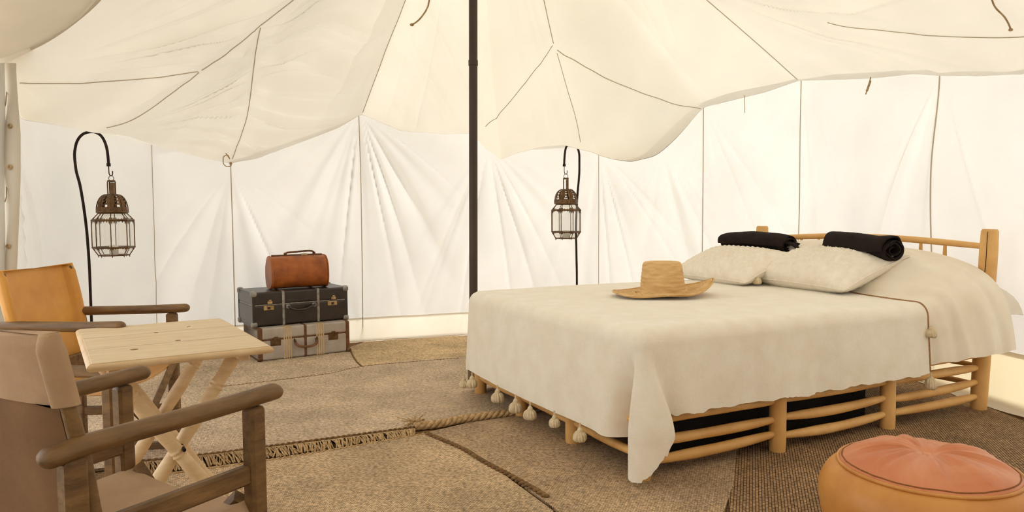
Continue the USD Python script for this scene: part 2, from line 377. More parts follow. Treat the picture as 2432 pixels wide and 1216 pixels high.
def wall_piece(parent, s0, s1, ds=.014, dz=.018, z0=0.0):
    n, m = max(2, int((s1 - s0) / ds)), int(WTOP / dz); s, z = np.meshgrid(np.linspace(s0, s1, n), np.linspace(0, 1, m), indexing='ij'); z = z0 + z * (wall_top(s[:, 0])[:, None] - z0)
    V = wall_pts(s.ravel(), z.ravel()); f = grid_faces(n, m)
    # normals from the whole surface, so that neighbouring panels meet smoothly
    e = .008; a = wall_pts(s.ravel() + e, z.ravel()) - wall_pts(s.ravel() - e, z.ravel()); b = wall_pts(s.ravel(), z.ravel() + e) - wall_pts(s.ravel(), z.ravel() - e)
    N = np.cross(a, b); N /= np.linalg.norm(N, axis=1, keepdims=True)
    part(parent, 'canvas_panel', tm(V, f), m_wall, normals=N)


def wall_seam(parent, s, ztop, r=.004, z0=0.0, wob=.0):
    z = np.linspace(z0, ztop, 70); ss_ = s + wob * np.sin(z * 3)
    part(parent, 'seam', tube(wall_pts(ss_, z, .003), r, 6), m_seam)


wl = thing('wall_left', 'pale canvas tent wall behind the tan leather chair', 'wall', kind='structure')
wb = thing('wall_back', 'pale canvas tent wall behind the suitcases and the bed', 'wall', kind='structure')
wr = thing('wall_right', 'pale canvas tent wall beside the head of the bed', 'wall', kind='structure')
S403 = S['d'] - .02
wall_piece(wl, S['a'], S403); wall_piece(wl, S403, S['s548'])
for a, b in (('s548', 's858'), ('s858', 'm'), ('m', 's1423'), ('s1423', 's1670'), ('s1670', 's1897')): wall_piece(wb, S[a], S[b], z0=.19 if b != 's1670' and b != 's1897' else 0)
wall_piece(wr, S['s1897'], S['s2240'], z0=.28); wall_piece(wr, S['s2240'], S['r1'], z0=.28); wall_piece(wr, S['r1'], S['r2'], .05, .05); wall_piece(wr, S['r2'], S['r3'] - .03, .1, .1)
wall_seam(wl, S403, 1.6, .0025); wall_seam(wb, S['s548'], 1.5); wall_seam(wb, S['s858'], 1.93); wall_seam(wb, S['s1423'], 1.75, .003); wall_seam(wb, S['s1670'], 2.0); wall_seam(wb, S['s1897'], 2.18)
wall_seam(wr, S['s2240'], 2.0); wall_seam(wr, S['r1'] - .12, 2.0, .003)


def hem(parent, s0, s1, h, off, mh, fl):
    n = int((s1 - s0) / .03); s = np.linspace(s0, s1, n); zz = np.linspace(0, 1, 8)
    rows = []
    for t in zz:
        z = np.full(n, .004 + t * h); rows.append(wall_pts(s, z, off + .012 * n1(s * 5, 70) * (1 - t) + .02 * (1 - t) ** 2))
    flap = wall_pts(s, np.full(n, .006), off + fl + .015 * n1(s * 4, 71) + .01 * n1(s * 11, 74)); flap[:, 2] = .012 + .006 * n1(s * 8, 72) ** 2
    G = np.stack([flap] + rows, 1)
    part(parent, 'hem_band', tm(G.reshape(-1, 3), grid_faces(n, 9)), mh, True, label='cream hem of the tent wall lying onto the floor')


hem(wb, S['s548'] - .05, S['s1423'], .20, .004, m_hem, .05); hem(wr, S['s1897'], S['r1'] + .0, .30, .004, m_hemglow, .13)
# walls out of the photograph's view close the tent behind the camera; the doorway on the left stays open
wf = thing('wall_front', 'canvas tent wall behind the viewpoint', 'wall', kind='structure')
for P in ([(2.85, -2.4), (-2.85, -2.4)], [(-2.85, -2.4), (-2.82, -1.2)]):
    (x0, y0), (x1, y1) = P
    part(wf, 'canvas_panel', tm([(x0, y0, 0), (x1, y1, 0), (x1, y1, 2.1), (x0, y0, 2.1)], [(0, 1, 2), (0, 2, 3)]), m_wall, False)

# ------------------------------------------------------------------ tent ceiling
def ang_of(px, py, Y): p = at(px, py, Y); return math.atan2(p[1] - PEAK[1], p[0] - PEAK[0])


HIPS = sorted([ang_of(858, 272, 6.02), ang_of(1315, 345, 5.5), ang_of(1897, 192, 6.02), ang_of(548, 388, 5.5), math.atan2(2.5 - 4.6, 2.95), math.atan2(-6.9, 2.9), math.atan2(-6.9, -2.5), ang_of(25, 165, 3.68)])
# fans of folds in the roof cloth: origin (x, y), direction, half width, amplitude, folds per radian, reach, seed


def roof_base(x, y):
    dx, dy = x - PEAK[0], y - PEAK[1]; th = np.arctan2(dy, dx); r = np.hypot(dx, dy)
    R, Z = np.interp(th, TH, ER, period=2 * np.pi), np.interp(th, TH, EZ, period=2 * np.pi); t = np.clip(r / R, 0, 1)
    dh = np.min([np.abs((th - h + np.pi) % (2 * np.pi) - np.pi) for h in HIPS], axis=0)
    k = .12 + .30 * ss(0, .5, dh)
    z = Z + (PEAK[2] - Z) * ((1 - k) * (1 - t) + k * (1 - t) ** 2)
    return z, t


def roof_z(x, y):
    x, y = np.asarray(x, float), np.asarray(y, float); z, t = roof_base(x, y)
    w = ss(0, .25, t) * ss(0, .06, 1 - t) * .8 + .2
    if TAUT is not None: w = w * (.12 + .88 * ss(0, .16, shapely.distance(TAUT, shapely.points(np.ravel(x), np.ravel(y)))).reshape(np.shape(x)))
    for ox, oy, a0, hw, A, k, reach, seed in RFANS:
        dx, dy = x - ox, y - oy; rho = np.hypot(dx, dy); phi = (np.arctan2(dy, dx) - a0 + np.pi) % (2 * np.pi) - np.pi
        g = ss(.15, .9, rho) * np.exp(-(rho / reach) ** 4) * np.exp(-(phi / hw) ** 4)
        e = n1(phi * k, seed) * .8 + n1(phi * k * 1.9, seed + 20) * .25 + .9 * (1 - np.abs(n1(phi * k * .8, seed + 40))) ** 4
        z = z - 1.8 * A * g * w * e
    z = z + .012 * n2(x * 1.4, y * 1.4, 9) * w
    for poly, amt in GUSSETS: z = z - amt * gusset(poly, x, y)
    return z


GUSSETS, TAUT = [], None


def gusset(poly, x, y):
    p = shapely.points(np.ravel(x), np.ravel(y)); d = np.where(shapely.contains(poly, p), shapely.distance(poly.exterior, p), 0)
    return ss(0, .35, d).reshape(np.shape(x))


def hit(px, py, y0=2.0, y1=6.4):
    """Where the line of sight meets the roof cloth."""
    Y = np.arange(y0, y1, .002); r = ray(px, py); P = np.array([0, 0, HC]) + r * (Y / r[1])[:, None]
    i = np.nonzero(P[:, 2] > roof_base(P[:, 0], P[:, 1])[0])[0]
    return P[i[0]] if len(i) else P[-1]


def fan(o, to, hw, A, k, reach, seed):
    a, b = hit(*o) if len(o) == 2 else np.array(o), hit(*to); return (a[0], a[1], math.atan2(b[1] - a[1], b[0] - a[0]), hw, A, k, reach, seed)


RFANS = [fan((30, 188), (480, 70), .32, .030, 20, 3.0, 1), fan((240, 318), (620, 235), .34, .022, 17, 1.7, 2), fan((300, 335), (560, 340), .20, .018, 20, 1.3, 8), fan(PEAK, (1560, 345), .26, .018, 15, 2.6, 3),
         fan((1640, -40), (2250, 95), .42, .022, 8, 2.6, 4), fan((1860, 160), (2300, 160), .35, .010, 8, 2.2, 9), fan(PEAK, (1020, 312), .28, .010, 9, 2.4, 5), fan((1664, 262), (1480, 345), .40, .016, 9, 1.1, 7), fan((855, 272), (560, 300), .30, .010, 9, 1.6, 10)]
SEAMS = {'gl1': [(40, 194), (150, 196), (300, 187), (475, 168)], 'gl2': [(250, 302), (303, 288), (350, 262), (402, 224), (475, 168)], 'left': [(475, 168), (545, 118), (622, 56), (690, 2), (760, -60)],
         'drop': [(620, 58), (612, 90), (600, 180), (588, 270), (565, 340), (550, 380)], 'h858': [(860, 270), (880, 215), (915, 120), (962, 0), (980, -50)],
         'gj1': [(1315, 102), (1270, 165), (1210, 240), (1152, 300)], 'gj2': [(1322, 120), (1345, 200), (1368, 280), (1379, 338)], 'gj3': [(1318, 112), (1400, 160), (1500, 207), (1600, 243), (1668, 258)], 'up': [(1315, 102), (1303, 50), (1290, -10), (1280, -50)],
         'h1897': [(1896, 190), (1830, 130), (1750, 60), (1680, 0), (1640, -35)], 'right': [(1960, 58), (2060, 78), (2150, 87), (2250, 93), (2340, 94), (2440, 90)]}
SEAM3 = {k: gaussian_filter1d(spline(np.array([hit(*p) for p in spline(v, 12)]), 60), 2.0, axis=0, mode='nearest') for k, v in SEAMS.items()}
TAUT = shapely.MultiLineString([P[:, :2] for k, P in SEAM3.items() if k != 'right'])
_gl = np.vstack([SEAM3['gl1'][:, :2], SEAM3['gl2'][::-1][:, :2], [at(p[0], p[1], p[2])[:2] for p in [(236, 301, 4.30), (165, 299, 4.15), (60, 285, 3.9)]]])
_gr = np.vstack([SEAM3['gj1'][::-1][:, :2], SEAM3['gj3'][:, :2], [at(p[0], p[1], p[2])[:2] for p in [(1610, 330, 5.93), (1500, 385, 5.58), (1400, 360, 5.48), (1280, 350, 5.48), (1190, 378, 5.58)]]])
GUSSETS = [(Polygon(_gl).buffer(0), .05), (Polygon(_gr).buffer(0), .05)]

ceiling = thing('ceiling', 'sagging cream canvas tent roof gathered around the dark pole', 'ceiling', kind='structure')
NT = 250
tt = np.linspace(0, 1, NT) ** .85
THG = np.r_[np.linspace(-2.80, -.26, 260, endpoint=False), np.linspace(-.26, 2 * np.pi - 2.80, 1300, endpoint=False)]; THG = (THG + np.pi) % (2 * np.pi) - np.pi
thg, tg = np.meshgrid(THG, tt[1:], indexing='ij'); Rg = np.interp(thg, TH, ER, period=2 * np.pi) * tg
X, Y = PEAK[0] + Rg * np.cos(thg), PEAK[1] + Rg * np.sin(thg); Zr = roof_z(X, Y)
V = np.stack([X, Y, Zr], -1)
# outside its lowest edge the cloth turns up and is tied to the top of the wall
wallpoly = np.vstack([_xy, [(-2.85, -2.4), (-2.8, .9), (-2.62, 2.5)]]); wth = np.arctan2(wallpoly[:, 1] - PEAK[1], wallpoly[:, 0] - PEAK[0]); wo = np.argsort(wth)
WR = np.interp(THG, wth[wo], np.hypot(wallpoly[:, 0] - PEAK[0], wallpoly[:, 1] - PEAK[1])[wo], period=2 * np.pi)
lip = []
for u in (.25, .6, 1.0):
    er, ez = np.interp(THG, TH, ER, period=2 * np.pi), np.interp(THG, TH, EZ, period=2 * np.pi); r = er + (np.maximum(WR + .02, er + .02) - er) * u; z = ez + (np.interp(THG, TH, TOPZ, period=2 * np.pi) - ez) * u; lip.append(np.stack([PEAK[0] + r * np.cos(THG), PEAK[1] + r * np.sin(THG), z], -1))
V = np.concatenate([V, np.stack(lip, 1)], 1)
nth, nr = V.shape[:2]
i, j = np.meshgrid(np.arange(nth), np.arange(nr - 1), indexing='ij')
q = np.stack([i * nr + j, i * nr + j + 1, ((i + 1) % nth) * nr + j + 1, ((i + 1) % nth) * nr + j], -1).reshape(-1, 4)
Fc = np.vstack([q[:, [0, 2, 1]], q[:, [0, 3, 2]]]); VV = V.reshape(-1, 3); NN = vnormals(VV, Fc)
top = len(VV); VV = np.vstack([VV, PEAK + [0, 0, -.0]]); NN = np.vstack([NN, [0, 0, -1]])
Fc = np.vstack([Fc, np.c_[np.full(nth, top), (np.arange(nth) + 1) % nth * nr, np.arange(nth) * nr]])
cen = VV[Fc].mean(1); pid = np.searchsorted(HIPS, np.arctan2(cen[:, 1] - PEAK[1], cen[:, 0] - PEAK[0])) % len(HIPS)
pts = shapely.points(cen[:, 0], cen[:, 1])
tpar = np.hypot(cen[:, 0] - PEAK[0], cen[:, 1] - PEAK[1]) / np.interp(np.arctan2(cen[:, 1] - PEAK[1], cen[:, 0] - PEAK[0]), TH, ER, period=2 * np.pi)
for k, (poly, _) in enumerate(GUSSETS): pid[shapely.contains(poly, pts) & (tpar < 1)] = 100 + k
for k in np.unique(pid):
    f = Fc[pid == k]; u, inv = np.unique(f, return_inverse=True)
    part(ceiling, 'canvas_panel', tm(VV[u], inv.reshape(-1, 3)), m_roof, normals=NN[u])
for k, P in SEAM3.items():
    Q = P.copy(); Q[:, 2] = roof_z(P[:, 0], P[:, 1]) - .004
    part(ceiling, 'seam', tube(Q, .0032 if k not in ('right', 'gj1', 'gj2') else .0026, 6), m_seam)

# ------------------------------------------------------------------ ground, floor
ground = thing('ground', 'pale desert sand around the tent', 'ground', kind='structure')
part(ground, 'sand', tm([(-40, -40, -.02), (40, -40, -.02), (40, 40, -.02), (-40, 40, -.02)], [(0, 1, 2), (0, 2, 3)]), m_sand, False)
floor = thing('floor', 'dark woven ground mat under the rugs', 'floor', kind='structure')
fp = Polygon(np.vstack([_xy[::10], [(-2.85, -2.4), (-2.8, .9), (-2.7, 2.5)]])).buffer(0)
fm = trimesh.creation.extrude_polygon(fp, .015); fm.apply_translation((0, 0, -.016)); part(floor, 'ground_mat', fm, m_floor, False)


def rug(name, label, corners, z, th, material, wav=.012, seed=0):
    C = np.array(corners, float); P = []
    for a, b in zip(C, np.roll(C, -1, 0)):
        n = max(2, int(np.linalg.norm(b - a) / .05)); t = np.linspace(0, 1, n, endpoint=False)[:, None]; P.append(a + (b - a) * t)
    P = np.vstack(P); P = P + wav * np.c_[n2(P[:, 0] * 2.5, P[:, 1] * 2.5, seed), n2(P[:, 0] * 2.5, P[:, 1] * 2.5, seed + 1)]
    t = thing(name, label, 'rug', (*P.mean(0), 0)); poly = Polygon(P).buffer(0)
    v, f = trimesh.creation.triangulate_polygon(poly, engine='earcut') if False else (None, None)
    m = trimesh.creation.extrude_polygon(poly, th); m.apply_translation((0, 0, z)); m.apply_translation(-t.loc)
    part(t, 'weave', m, material, False)
    return t


g = lambda px, py: on_z(px, py)[:2]
rA = rug('jute_rug', 'large jute rug between the suitcases and the foot of the bed', [(-2.5, 2.55), g(340, 1105), g(650, 1070), g(985, 1025), g(1240, 985), (1.5, 4.5), (1.0, 5.75), g(1090, 853), g(960, 862), g(860, 875), g(690, 905), (-2.25, 4.25), (-2.6, 4.1)], .004, .012, m_rugA, seed=1)
rB = rug('jute_rug', 'brown jute rug under the stacked suitcases', [(-2.60, 4.0), g(690, 903), g(858, 873), g(845, 855), g(835, 838), (-1.4, 5.96), (-2.2, 5.6), (-2.6, 5.3)], .0, .011, m_rugA, seed=3)
rC = rug('straw_mat', 'light straw mat along the back wall right of the suitcases', [g(838, 882), g(960, 864), g(1090, 850), (.6, 5.6), (.6, 6.3), (-.45, 6.28), (-1.25, 6.0), g(800, 838)], -.003, .010, m_rugB, seed=5)
rD = rug('jute_rug', 'golden jute rug at the front by the near chair', [(-2.6, 1.2), (-.9, 1.0), (.15, 2.5), g(1200, 1133), g(1100, 1075), g(1008, 1036), g(960, 1044), g(650, 1098), g(400, 1130), (-2.75, 2.05)], .0, .012, m_rugD, seed=7)
rE = rug('jute_rug', 'brown jute rug running under the foot corner of the bed', [g(1010, 1034), g(1100, 1012), g(1240, 990), (.9, 4.2), (1.1, 3.4), (.62, 2.2), (.18, 2.48), g(1205, 1133), g(1105, 1075)], .002, .010, m_rugE, seed=9)
rF = rug('sisal_carpet', 'dark herringbone sisal carpet around the leather pouf', [(.66, 2.1), (.9, 3.0), (.95, 4.25), (1.6, 5.9), (2.3, 5.9), (2.55, 4.4), (2.56, 3.6), (2.6, 1.2), (.7, 1.0)], .0, .010, m_rugF, seed=11)


def rope(parent, name, P, r, material, strands=2, pitch=.06, n=160):
    """A twisted cord along P."""
    P = spline(P, n); T = np.gradient(P, axis=0); T /= np.linalg.norm(T, axis=1, keepdims=True); A = np.cross(T, (0, 0, 1)); A /= np.linalg.norm(A, axis=1, keepdims=True); B = np.cross(A, T)
    L = np.r_[0, np.cumsum(np.linalg.norm(np.diff(P, axis=0), axis=1))]; ms = []
    for k in range(strands):
        a = 2 * np.pi * (L / pitch + k / strands); ms.append(tube(P + r * .55 * (np.cos(a)[:, None] * A + np.sin(a)[:, None] * B), r * .62, 6))
    return part(parent, name, cat(*ms), material, True)


def lift(L, z): return np.array([(*g(*p), z) for p in L])


rope(rA, 'braided_edge', rA.L(lift([(330, 1106), (500, 1088), (650, 1068), (800, 1048), (985, 1023)], .016)), .009, m_edge, 2, .05)
rope(rA, 'plaited_edge', rA.L(lift([(985, 1023), (1040, 1017), (1100, 1005), (1180, 995), (1240, 986), (1290, 972)], .022)), .020, m_fringe, 3, .10, 140)
rope(rA, 'far_edge', rA.L(lift([(520, 925), (690, 905), (780, 893), (860, 876), (960, 866), (1090, 856)], .014)), .005, m_edge, 2, .05)
rope(rC, 'cut_edge', rC.L(lift([(833, 836), (840, 852), (850, 866), (864, 878)], .012)), .007, m_edge, 2, .05, 40)
rope(rE, 'bound_edge', rE.L(lift([(1008, 1034), (1050, 1052), (1105, 1077), (1150, 1105), (1215, 1140), (1300, 1190)], .012)), .012, m_edge, 2, .06)
rope(rD, 'bound_edge', rD.L(lift([(330, 1142), (480, 1122), (650, 1098), (800, 1073), (960, 1045), (1010, 1036)], .012)), .006, m_fringe, 2, .05)
rg = np.random.default_rng(3); a0, a1 = lift([(330, 1108), (650, 1070), (985, 1026)], .016), lift([(330, 1138), (650, 1096), (985, 1040)], .014); ms = []
A0, A1 = spline(a0, 300), spline(a1, 300)
for k in range(0, 300):
    e = np.clip(k + rg.normal(4, 5), 0, 299); b = A1[int(e)]; p = A0[k]; mid = (p + b) / 2 + [0, 0, rg.uniform(.004, .014)]
    b = p + (b - p) * rg.uniform(.75, 1.0)
    ms.append(tube(rA.L(spline([p, mid, b], 5)), rg.uniform(.0022, .0042), 4))
for k in range(26):                                                      # the frayed tuft where the rugs meet
    c = lift([(985, 1018)], .02)[0]; d = np.array([rg.normal(0, .03), rg.normal(0, .03), rg.uniform(.0, .03)])
    ms.append(tube(rA.L(spline([c, c + d * .7 + [0, 0, .008], c + d * 1.4], 5)), .003, 4))
part(rA, 'fringe', cat(*ms), m_fringe, True, kind='stuff')

# ------------------------------------------------------------------ centre pole
pb, pt = np.array([-.253, 4.6, 0]), PEAK + [0, 0, .02]
pole = thing('tent_pole', 'dark wooden centre pole standing behind the foot of the bed', 'tent pole', pb)
part(pole, 'shaft', tube(pole.L(np.linspace(pb, pt, 12)), .027, 20), m_pole, True)
part(pole, 'foot_plate', lathe([(0, 0), (.06, 0), (.06, .012), (.035, .02), (.0, .02)], 24, (0, 0, .0)), m_iron)
part(pole, 'collar', lathe([(.026, 0), (.030, .004), (.030, .036), (.026, .04)], 20, pole.L(pb + (pt - pb) * .55)), m_pole)

# ------------------------------------------------------------------ door flap and awning at the left
po = at(28, 165, 3.66)
flap = thing('door_flap', 'beige tent door strip with brass eyelets at the left edge', 'door flap', (po[0], po[1], 0), kind=None)
rows = [(12, 36, 168), (11, 40, 230), (10, 48, 320), (9, 48, 420), (9, 44, 520), (8, 40, 610), (6, 36, 700), (4, 34, 820), (2, 32, 925)]
def flap_pt(u, py):
    L_ = np.interp(py, [r[2] for r in rows], [r[0] for r in rows]); R_ = np.interp(py, [r[2] for r in rows], [r[1] for r in rows])
    return at(L_ + (R_ - L_) * u, py, 3.62 + .01 * math.sin(py * .011) + .02 * math.sin(u * 3.1) * -1)
G = np.array([[flap_pt(u, py) for py in np.linspace(150, 985, 40)] for u in np.linspace(0, 1, 8)])
G[..., 2] = np.maximum(G[..., 2], .005)
part(flap, 'strip', cloth(flap.L(G.reshape(-1, 3)).reshape(G.shape), .006), m_flap, 40)
G = np.array([[at(px, py, 3.6 - .12 * (13 - px) / 60 + .015 * math.sin(py * .02 + px * .1)) for py in np.linspace(150, 990, 40)] for px in np.linspace(-70, 11, 12)]); G[..., 2] = np.maximum(G[..., 2], .005)
part(flap, 'side_panel', cloth(flap.L(G.reshape(-1, 3)).reshape(G.shape), .004), m_wall, 40)
for px, py in [(22, 300), (24, 397), (28, 585)]:
    p = flap_pt(.45, py) + [0, -.012, 0]; e = trimesh.creation.torus(.009, .0035, 16, 8); e.apply_transform(trimesh.transformations.rotation_matrix(np.pi / 2, [1, 0, 0])); e.apply_translation(flap.L(p)); part(flap, 'eyelet', e, m_latch, True)
for py in (215, 440):
    P = [flap_pt(.15, py), flap_pt(.35, py + 25) + [0, -.02, 0], flap_pt(.2, py + 40) + [0, -.015, 0]]; part(flap, 'cord', tube(flap.L(spline(np.array(P), 10)), .0025, 5), m_rope, True)

C1 = np.array([at(*p) for p in [(-90, 185, 4.1), (0, 147, 3.8), (55, 125, 3.7), (110, 98, 3.6), (180, 50, 3.45), (235, 0, 3.3), (275, -60, 3.1), (310, -150, 2.9), (330, -260, 2.7)]])
C1 = spline(C1, 60)
awn = thing('door_awning', 'grey-cream canvas door awning drooping in the top left corner', 'awning', C1[20])
G = []
for k, p in enumerate(C1):
    q_ = np.array([-2.5, min(p[1] - .5, 2.9), 2.02]); row = []
    for t in np.linspace(0, 1, 30):
        a = p + (q_ - p) * t; a = a + [0, 0, -.12 * math.sin(math.pi * t) + .012 * float(n2(t * 6, k * .12, 4))]; row.append(a)
    G.append(row)
G = np.array(G); part(awn, 'canvas', cloth(awn.L(G.reshape(-1, 3)).reshape(G.shape), .004), m_awn, 60)
part(awn, 'hem', tube(awn.L(C1 + [-.05, -.01, -.003]), .006, 6), m_seam, True)
part(awn, 'edge_fold', tube(awn.L(C1), .009, 6, (1, .6)), m_flap, True)

# ------------------------------------------------------------------ bed
BO, BR = np.array([.51, 2.82, 0]), .466
BL, BW = 2.208, 1.559
bed = thing('bed', 'low bed of peeled golden poles with an arched headboard', 'bed', BO, BR)


def post(x, y, h, r, name='post', lab=None, tilt=(0, 0), top=True):
    z = np.r_[0, .02, np.linspace(.05, h - .012, 10), h]; k = np.r_[.9, .97, np.ones(10), .86]
    x0, y0 = x, y; P = np.c_[x + tilt[0] * z, y + tilt[1] * z, z]
    rr = r * k * (1 + .05 * n1(z * 9 + x * 3 + y * 7, 2)); m = tube(P, rr, 16)
    return part(bed, name, m, m_bedwood, 50, label=lab)


LEGX = [0, BL / 3, 2 * BL / 3]
for x in LEGX:
    for y in (0, BW): post(x, y, .33, .036)
for y in (BW / 3, 2 * BW / 3): post(0, y, .33, .036)
for y in (0, BW):
    post(BL, y, .967, .042, 'head_post', tilt=(.025, -.0 if y else -.02))
zc = np.linspace(.62, .955, 16); cx = BL + .025 * zc - .0405 + .004 * n1(zc * 12, 4)
part(bed, 'crack', tube(np.c_[cx, -.02 * zc - .012 + .003 * n1(zc * 14, 8), zc], np.r_[.001, np.full(14, .0018), .001], 6), m_crack, True)
rb = np.random.default_rng(5)


def rail(a, b, r=.018, bow=.012, name='rail', sag=0.0):
    a, b = np.array(a, float), np.array(b, float); t = np.linspace(0, 1, 14)[:, None]; u = rb.normal(0, 1, 3) * [1, 1, .5]; u = u / np.linalg.norm(u)
    P = a + (b - a) * t + u * bow * np.sin(np.pi * t) + [0, 0, sag] * np.sin(np.pi * t)
    rr = r * (1 - .38 * np.abs(2 * t[:, 0] - 1) ** 3) * (1 + .07 * n1(t[:, 0] * 5 + rb.uniform(0, 90), 3)); return part(bed, name, tube(P, rr, 12), m_bedwood, True)


for y in (0, BW):
    for x0, x1 in zip([0, BL / 3, 2 * BL / 3], [BL / 3, 2 * BL / 3, BL]):
        for z, sg in ((.240, 0), (.156, -.008), (.080, -.004)): rail((x0 + .02, y, z + rb.normal(0, .004)), (x1 - .02, y, z + rb.normal(0, .005)), .0225, .008, sag=sg)
for y0, y1 in zip([0, BW / 3, 2 * BW / 3], [BW / 3, 2 * BW / 3, BW]):
    for z in (.235, .105): rail((-.005, y0 + .02, z), (-.005, y1 - .02, z + .004), .019, .010)
for z in (.14, .24): rail((BL, .03, z), (BL, BW - .03, z), .02, .01)
rail((BL / 3, .03, .12), (BL / 3, BW - .03, .12), .02, .01, 'cross_rail'); rail((2 * BL / 3, .03, .12), (2 * BL / 3, BW - .03, .12), .02, .01, 'cross_rail')
for y in (0, BW): rail((.07, y, .30), (BL, y, .30), .022, .004, 'side_beam')
for y in (.02, BW - .02): pass
for k in range(11): part(bed, 'slat', box(.07, BW - .02, .018, (.12 + k * .197, BW / 2, .312)), m_bedwood, 30)
v = np.linspace(0, BW, 24); hz = .875 + .035 * np.sin(np.pi * v / BW)
hr = part(bed, 'head_rail', tube(np.c_[np.full(24, BL + .02), v, hz], .019 * (1 - .2 * np.abs(2 * v / BW - 1) ** 4), 14), m_bedwood, True)
rail((BL + .015, .02, .50), (BL + .015, BW - .02, .50), .018, .003, 'head_rail')
for k in range(9):
    y = .215 + k * .141; z1 = .875 + .035 * math.sin(math.pi * y / BW); part(hr, 'spindle', tube(np.c_[np.full(6, BL + .018), np.full(6, y), np.linspace(.49, z1, 6)], [.009, .012, .013, .012, .011, .008], 10), m_bedwood, True)
part(bed, 'mattress', rbox(BL - .06, BW - .0, .28, (BL / 2 - .01, BW / 2, .465), .06, 20), m_mattress, True)

ZT = .615


def arc(s, R=.07, slope=.06):
    s = np.asarray(s, float); q = R * np.pi / 2; a = np.minimum(s, q) / R; e = np.maximum(s - q, 0)
    return R * np.sin(a) * .9 + e * slope, R * (1 - np.cos(a)) + e


OF, ON, OB = .50, .385, .62
CK = np.array([(-.09, .31), (-.10, .23), (-.10, .14), (-.005, .08), (.075, .03), (.0, .0), (-.09, -.03), (-.07, -.095), (-.01, -.13), (.05, -.14), (.085, -.06), (.115, -.03), (.16, -.09), (.22, -.135), (.36, -.09)])   # plan of the corner folds at the hem


def throw_pt(a, b):
    """a along the bed from the foot edge, b from the near edge; negative hangs down."""
    wob = .01 * float(n2(a * 2.1 + 5, b * 2.3, 6)) + .003 * float(n2(a * 7, b * 7, 8))
    z = ZT + wob * .6 + .012 * math.exp(-((a - .9) / .5) ** 2 - ((b - .8) / .4) ** 2)
    if a >= 0 and b >= 0 and b <= BW: return (a, b, z)
    if a >= 0 and b > BW: o, d = arc(b - BW); return (a, BW + o, z - d)
    if a < 0 and b > BW:
        o, d = arc(max(-a, b - BW)); r = math.hypot(a, b - BW); return (a / r * o, BW + (b - BW) / r * o, z - d)
    if a < 0 and b >= 0:
        o, d = arc(-a); rip = .016 * float(n1(b * 4.2, 11)) * ss(.1, .5, -a) ; return (-o + rip, b, z - d)
    if a >= 0 and b < 0:
        o, d = arc(-b); rip = (.014 * float(n1(a * 5.5, 12)) + .006 * float(n1(a * 13, 13))) * float(ss(.1, .4, -b)); return (a, -o + rip, z - d)


CF, CN = .31, .36                                          # how far the corner folds reach along the foot and the near side


def make_throw():
    A0, A1 = -OF, 1.665; Na, Nb = 150, 170
    G = []
    for b in np.r_[np.linspace(BW + OB, BW, 14)[:-1], np.linspace(BW, 0, 90)[:-1], np.linspace(0, -ON, 50)]:
        row = []
        for a in np.r_[np.linspace(-OF, 0, 60)[:-1], np.linspace(0, A1, 110)]:
            e = A1 + .05 * ss(.0, .5, b) + .10 * ss(.2, .9, b)           # the edge towards the pillows runs askew
            aa = a if a < 1.2 else 1.2 + (a - 1.2) * (e - 1.2) / (A1 - 1.2)
            if aa < 0 and b < 0:
                da, db = -aa / OF, -b / ON; rho = max(da, db); t = .5 * db / da if da >= db else 1 - .5 * da / db
                s = rho * ((1 - t) * OF + t * ON) * (1 + .40 * math.sin(math.pi * t) ** 2)
                o, d = arc(s); row.append((s, t, rho, o, d)); p = corner(t, o, d, s)
            else:
                p = throw_pt(aa, b)
                if aa < 0 and b < CF: p = blend_corner(p, b / CF, 0, -aa)
                elif b < 0 and aa < CN: p = blend_corner(p, aa / CN, 1, -b)
                row.append(p); G.append(p); continue
            row[-1] = p; G.append(p)
    n = len(np.r_[np.linspace(BW + OB, BW, 14)[:-1], np.linspace(BW, 0, 90)[:-1], np.linspace(0, -ON, 50)])
    return np.array(G).reshape(n, -1, 3)


from scipy.interpolate import CubicSpline
# fold curve in plan over tau: 0 where the foot side leaves the bed's end, 1 where the near side carries on
_ft = np.linspace(0, 1, len(CK)); FOLD = CubicSpline(_ft, CK)
T0, T1 = .25, .72                                          # part of tau that the cloth's square corner takes


def fold_xy(tau, o, h):
    k = float(ss(.06, .42, h)); f = FOLD(tau)
    # smooth corner at distance o
    if tau < T0: base = np.array([-o, CF * (1 - tau / T0)])
    elif tau > T1: base = np.array([CN * (tau - T1) / (1 - T1), -o])
    else:
        w = (tau - T0) / (T1 - T0) * math.pi / 2; base = np.array([-o * math.cos(w), -o * math.sin(w)])
    tgt = np.array(f)
    e = min(1, tau / .12, (1 - tau) / .12); e = e * e * (3 - 2 * e)
    return base * (1 - k * e) + tgt * k * e


def corner(t, o, d, s):
    tau = T0 + (T1 - T0) * t; p = fold_xy(tau, o, d); return (p[0], p[1], max(ZT - d, .012))


def blend_corner(p, w, side, s):
    o, d = arc(s); tau = T0 * (1 - w) if side == 0 else T1 + (1 - T1) * w
    q = fold_xy(tau, o, d); e = w * w * (3 - 2 * w)
    return (p[0] * e + q[0] * (1 - e), p[1] * e + q[1] * (1 - e), p[2])


GT = make_throw()
rr_ = np.random.default_rng(2)
GT[-1, :, 2] += gaussian_filter1d(rr_.normal(0, .006, GT.shape[1]), .8)
throw = thing('bedspread', 'cream wool bedspread with pompom tassels draped over the foot of the bed', 'bedspread', BO, BR)
part(throw, 'cloth', cloth(GT, .006), m_throw, 60)


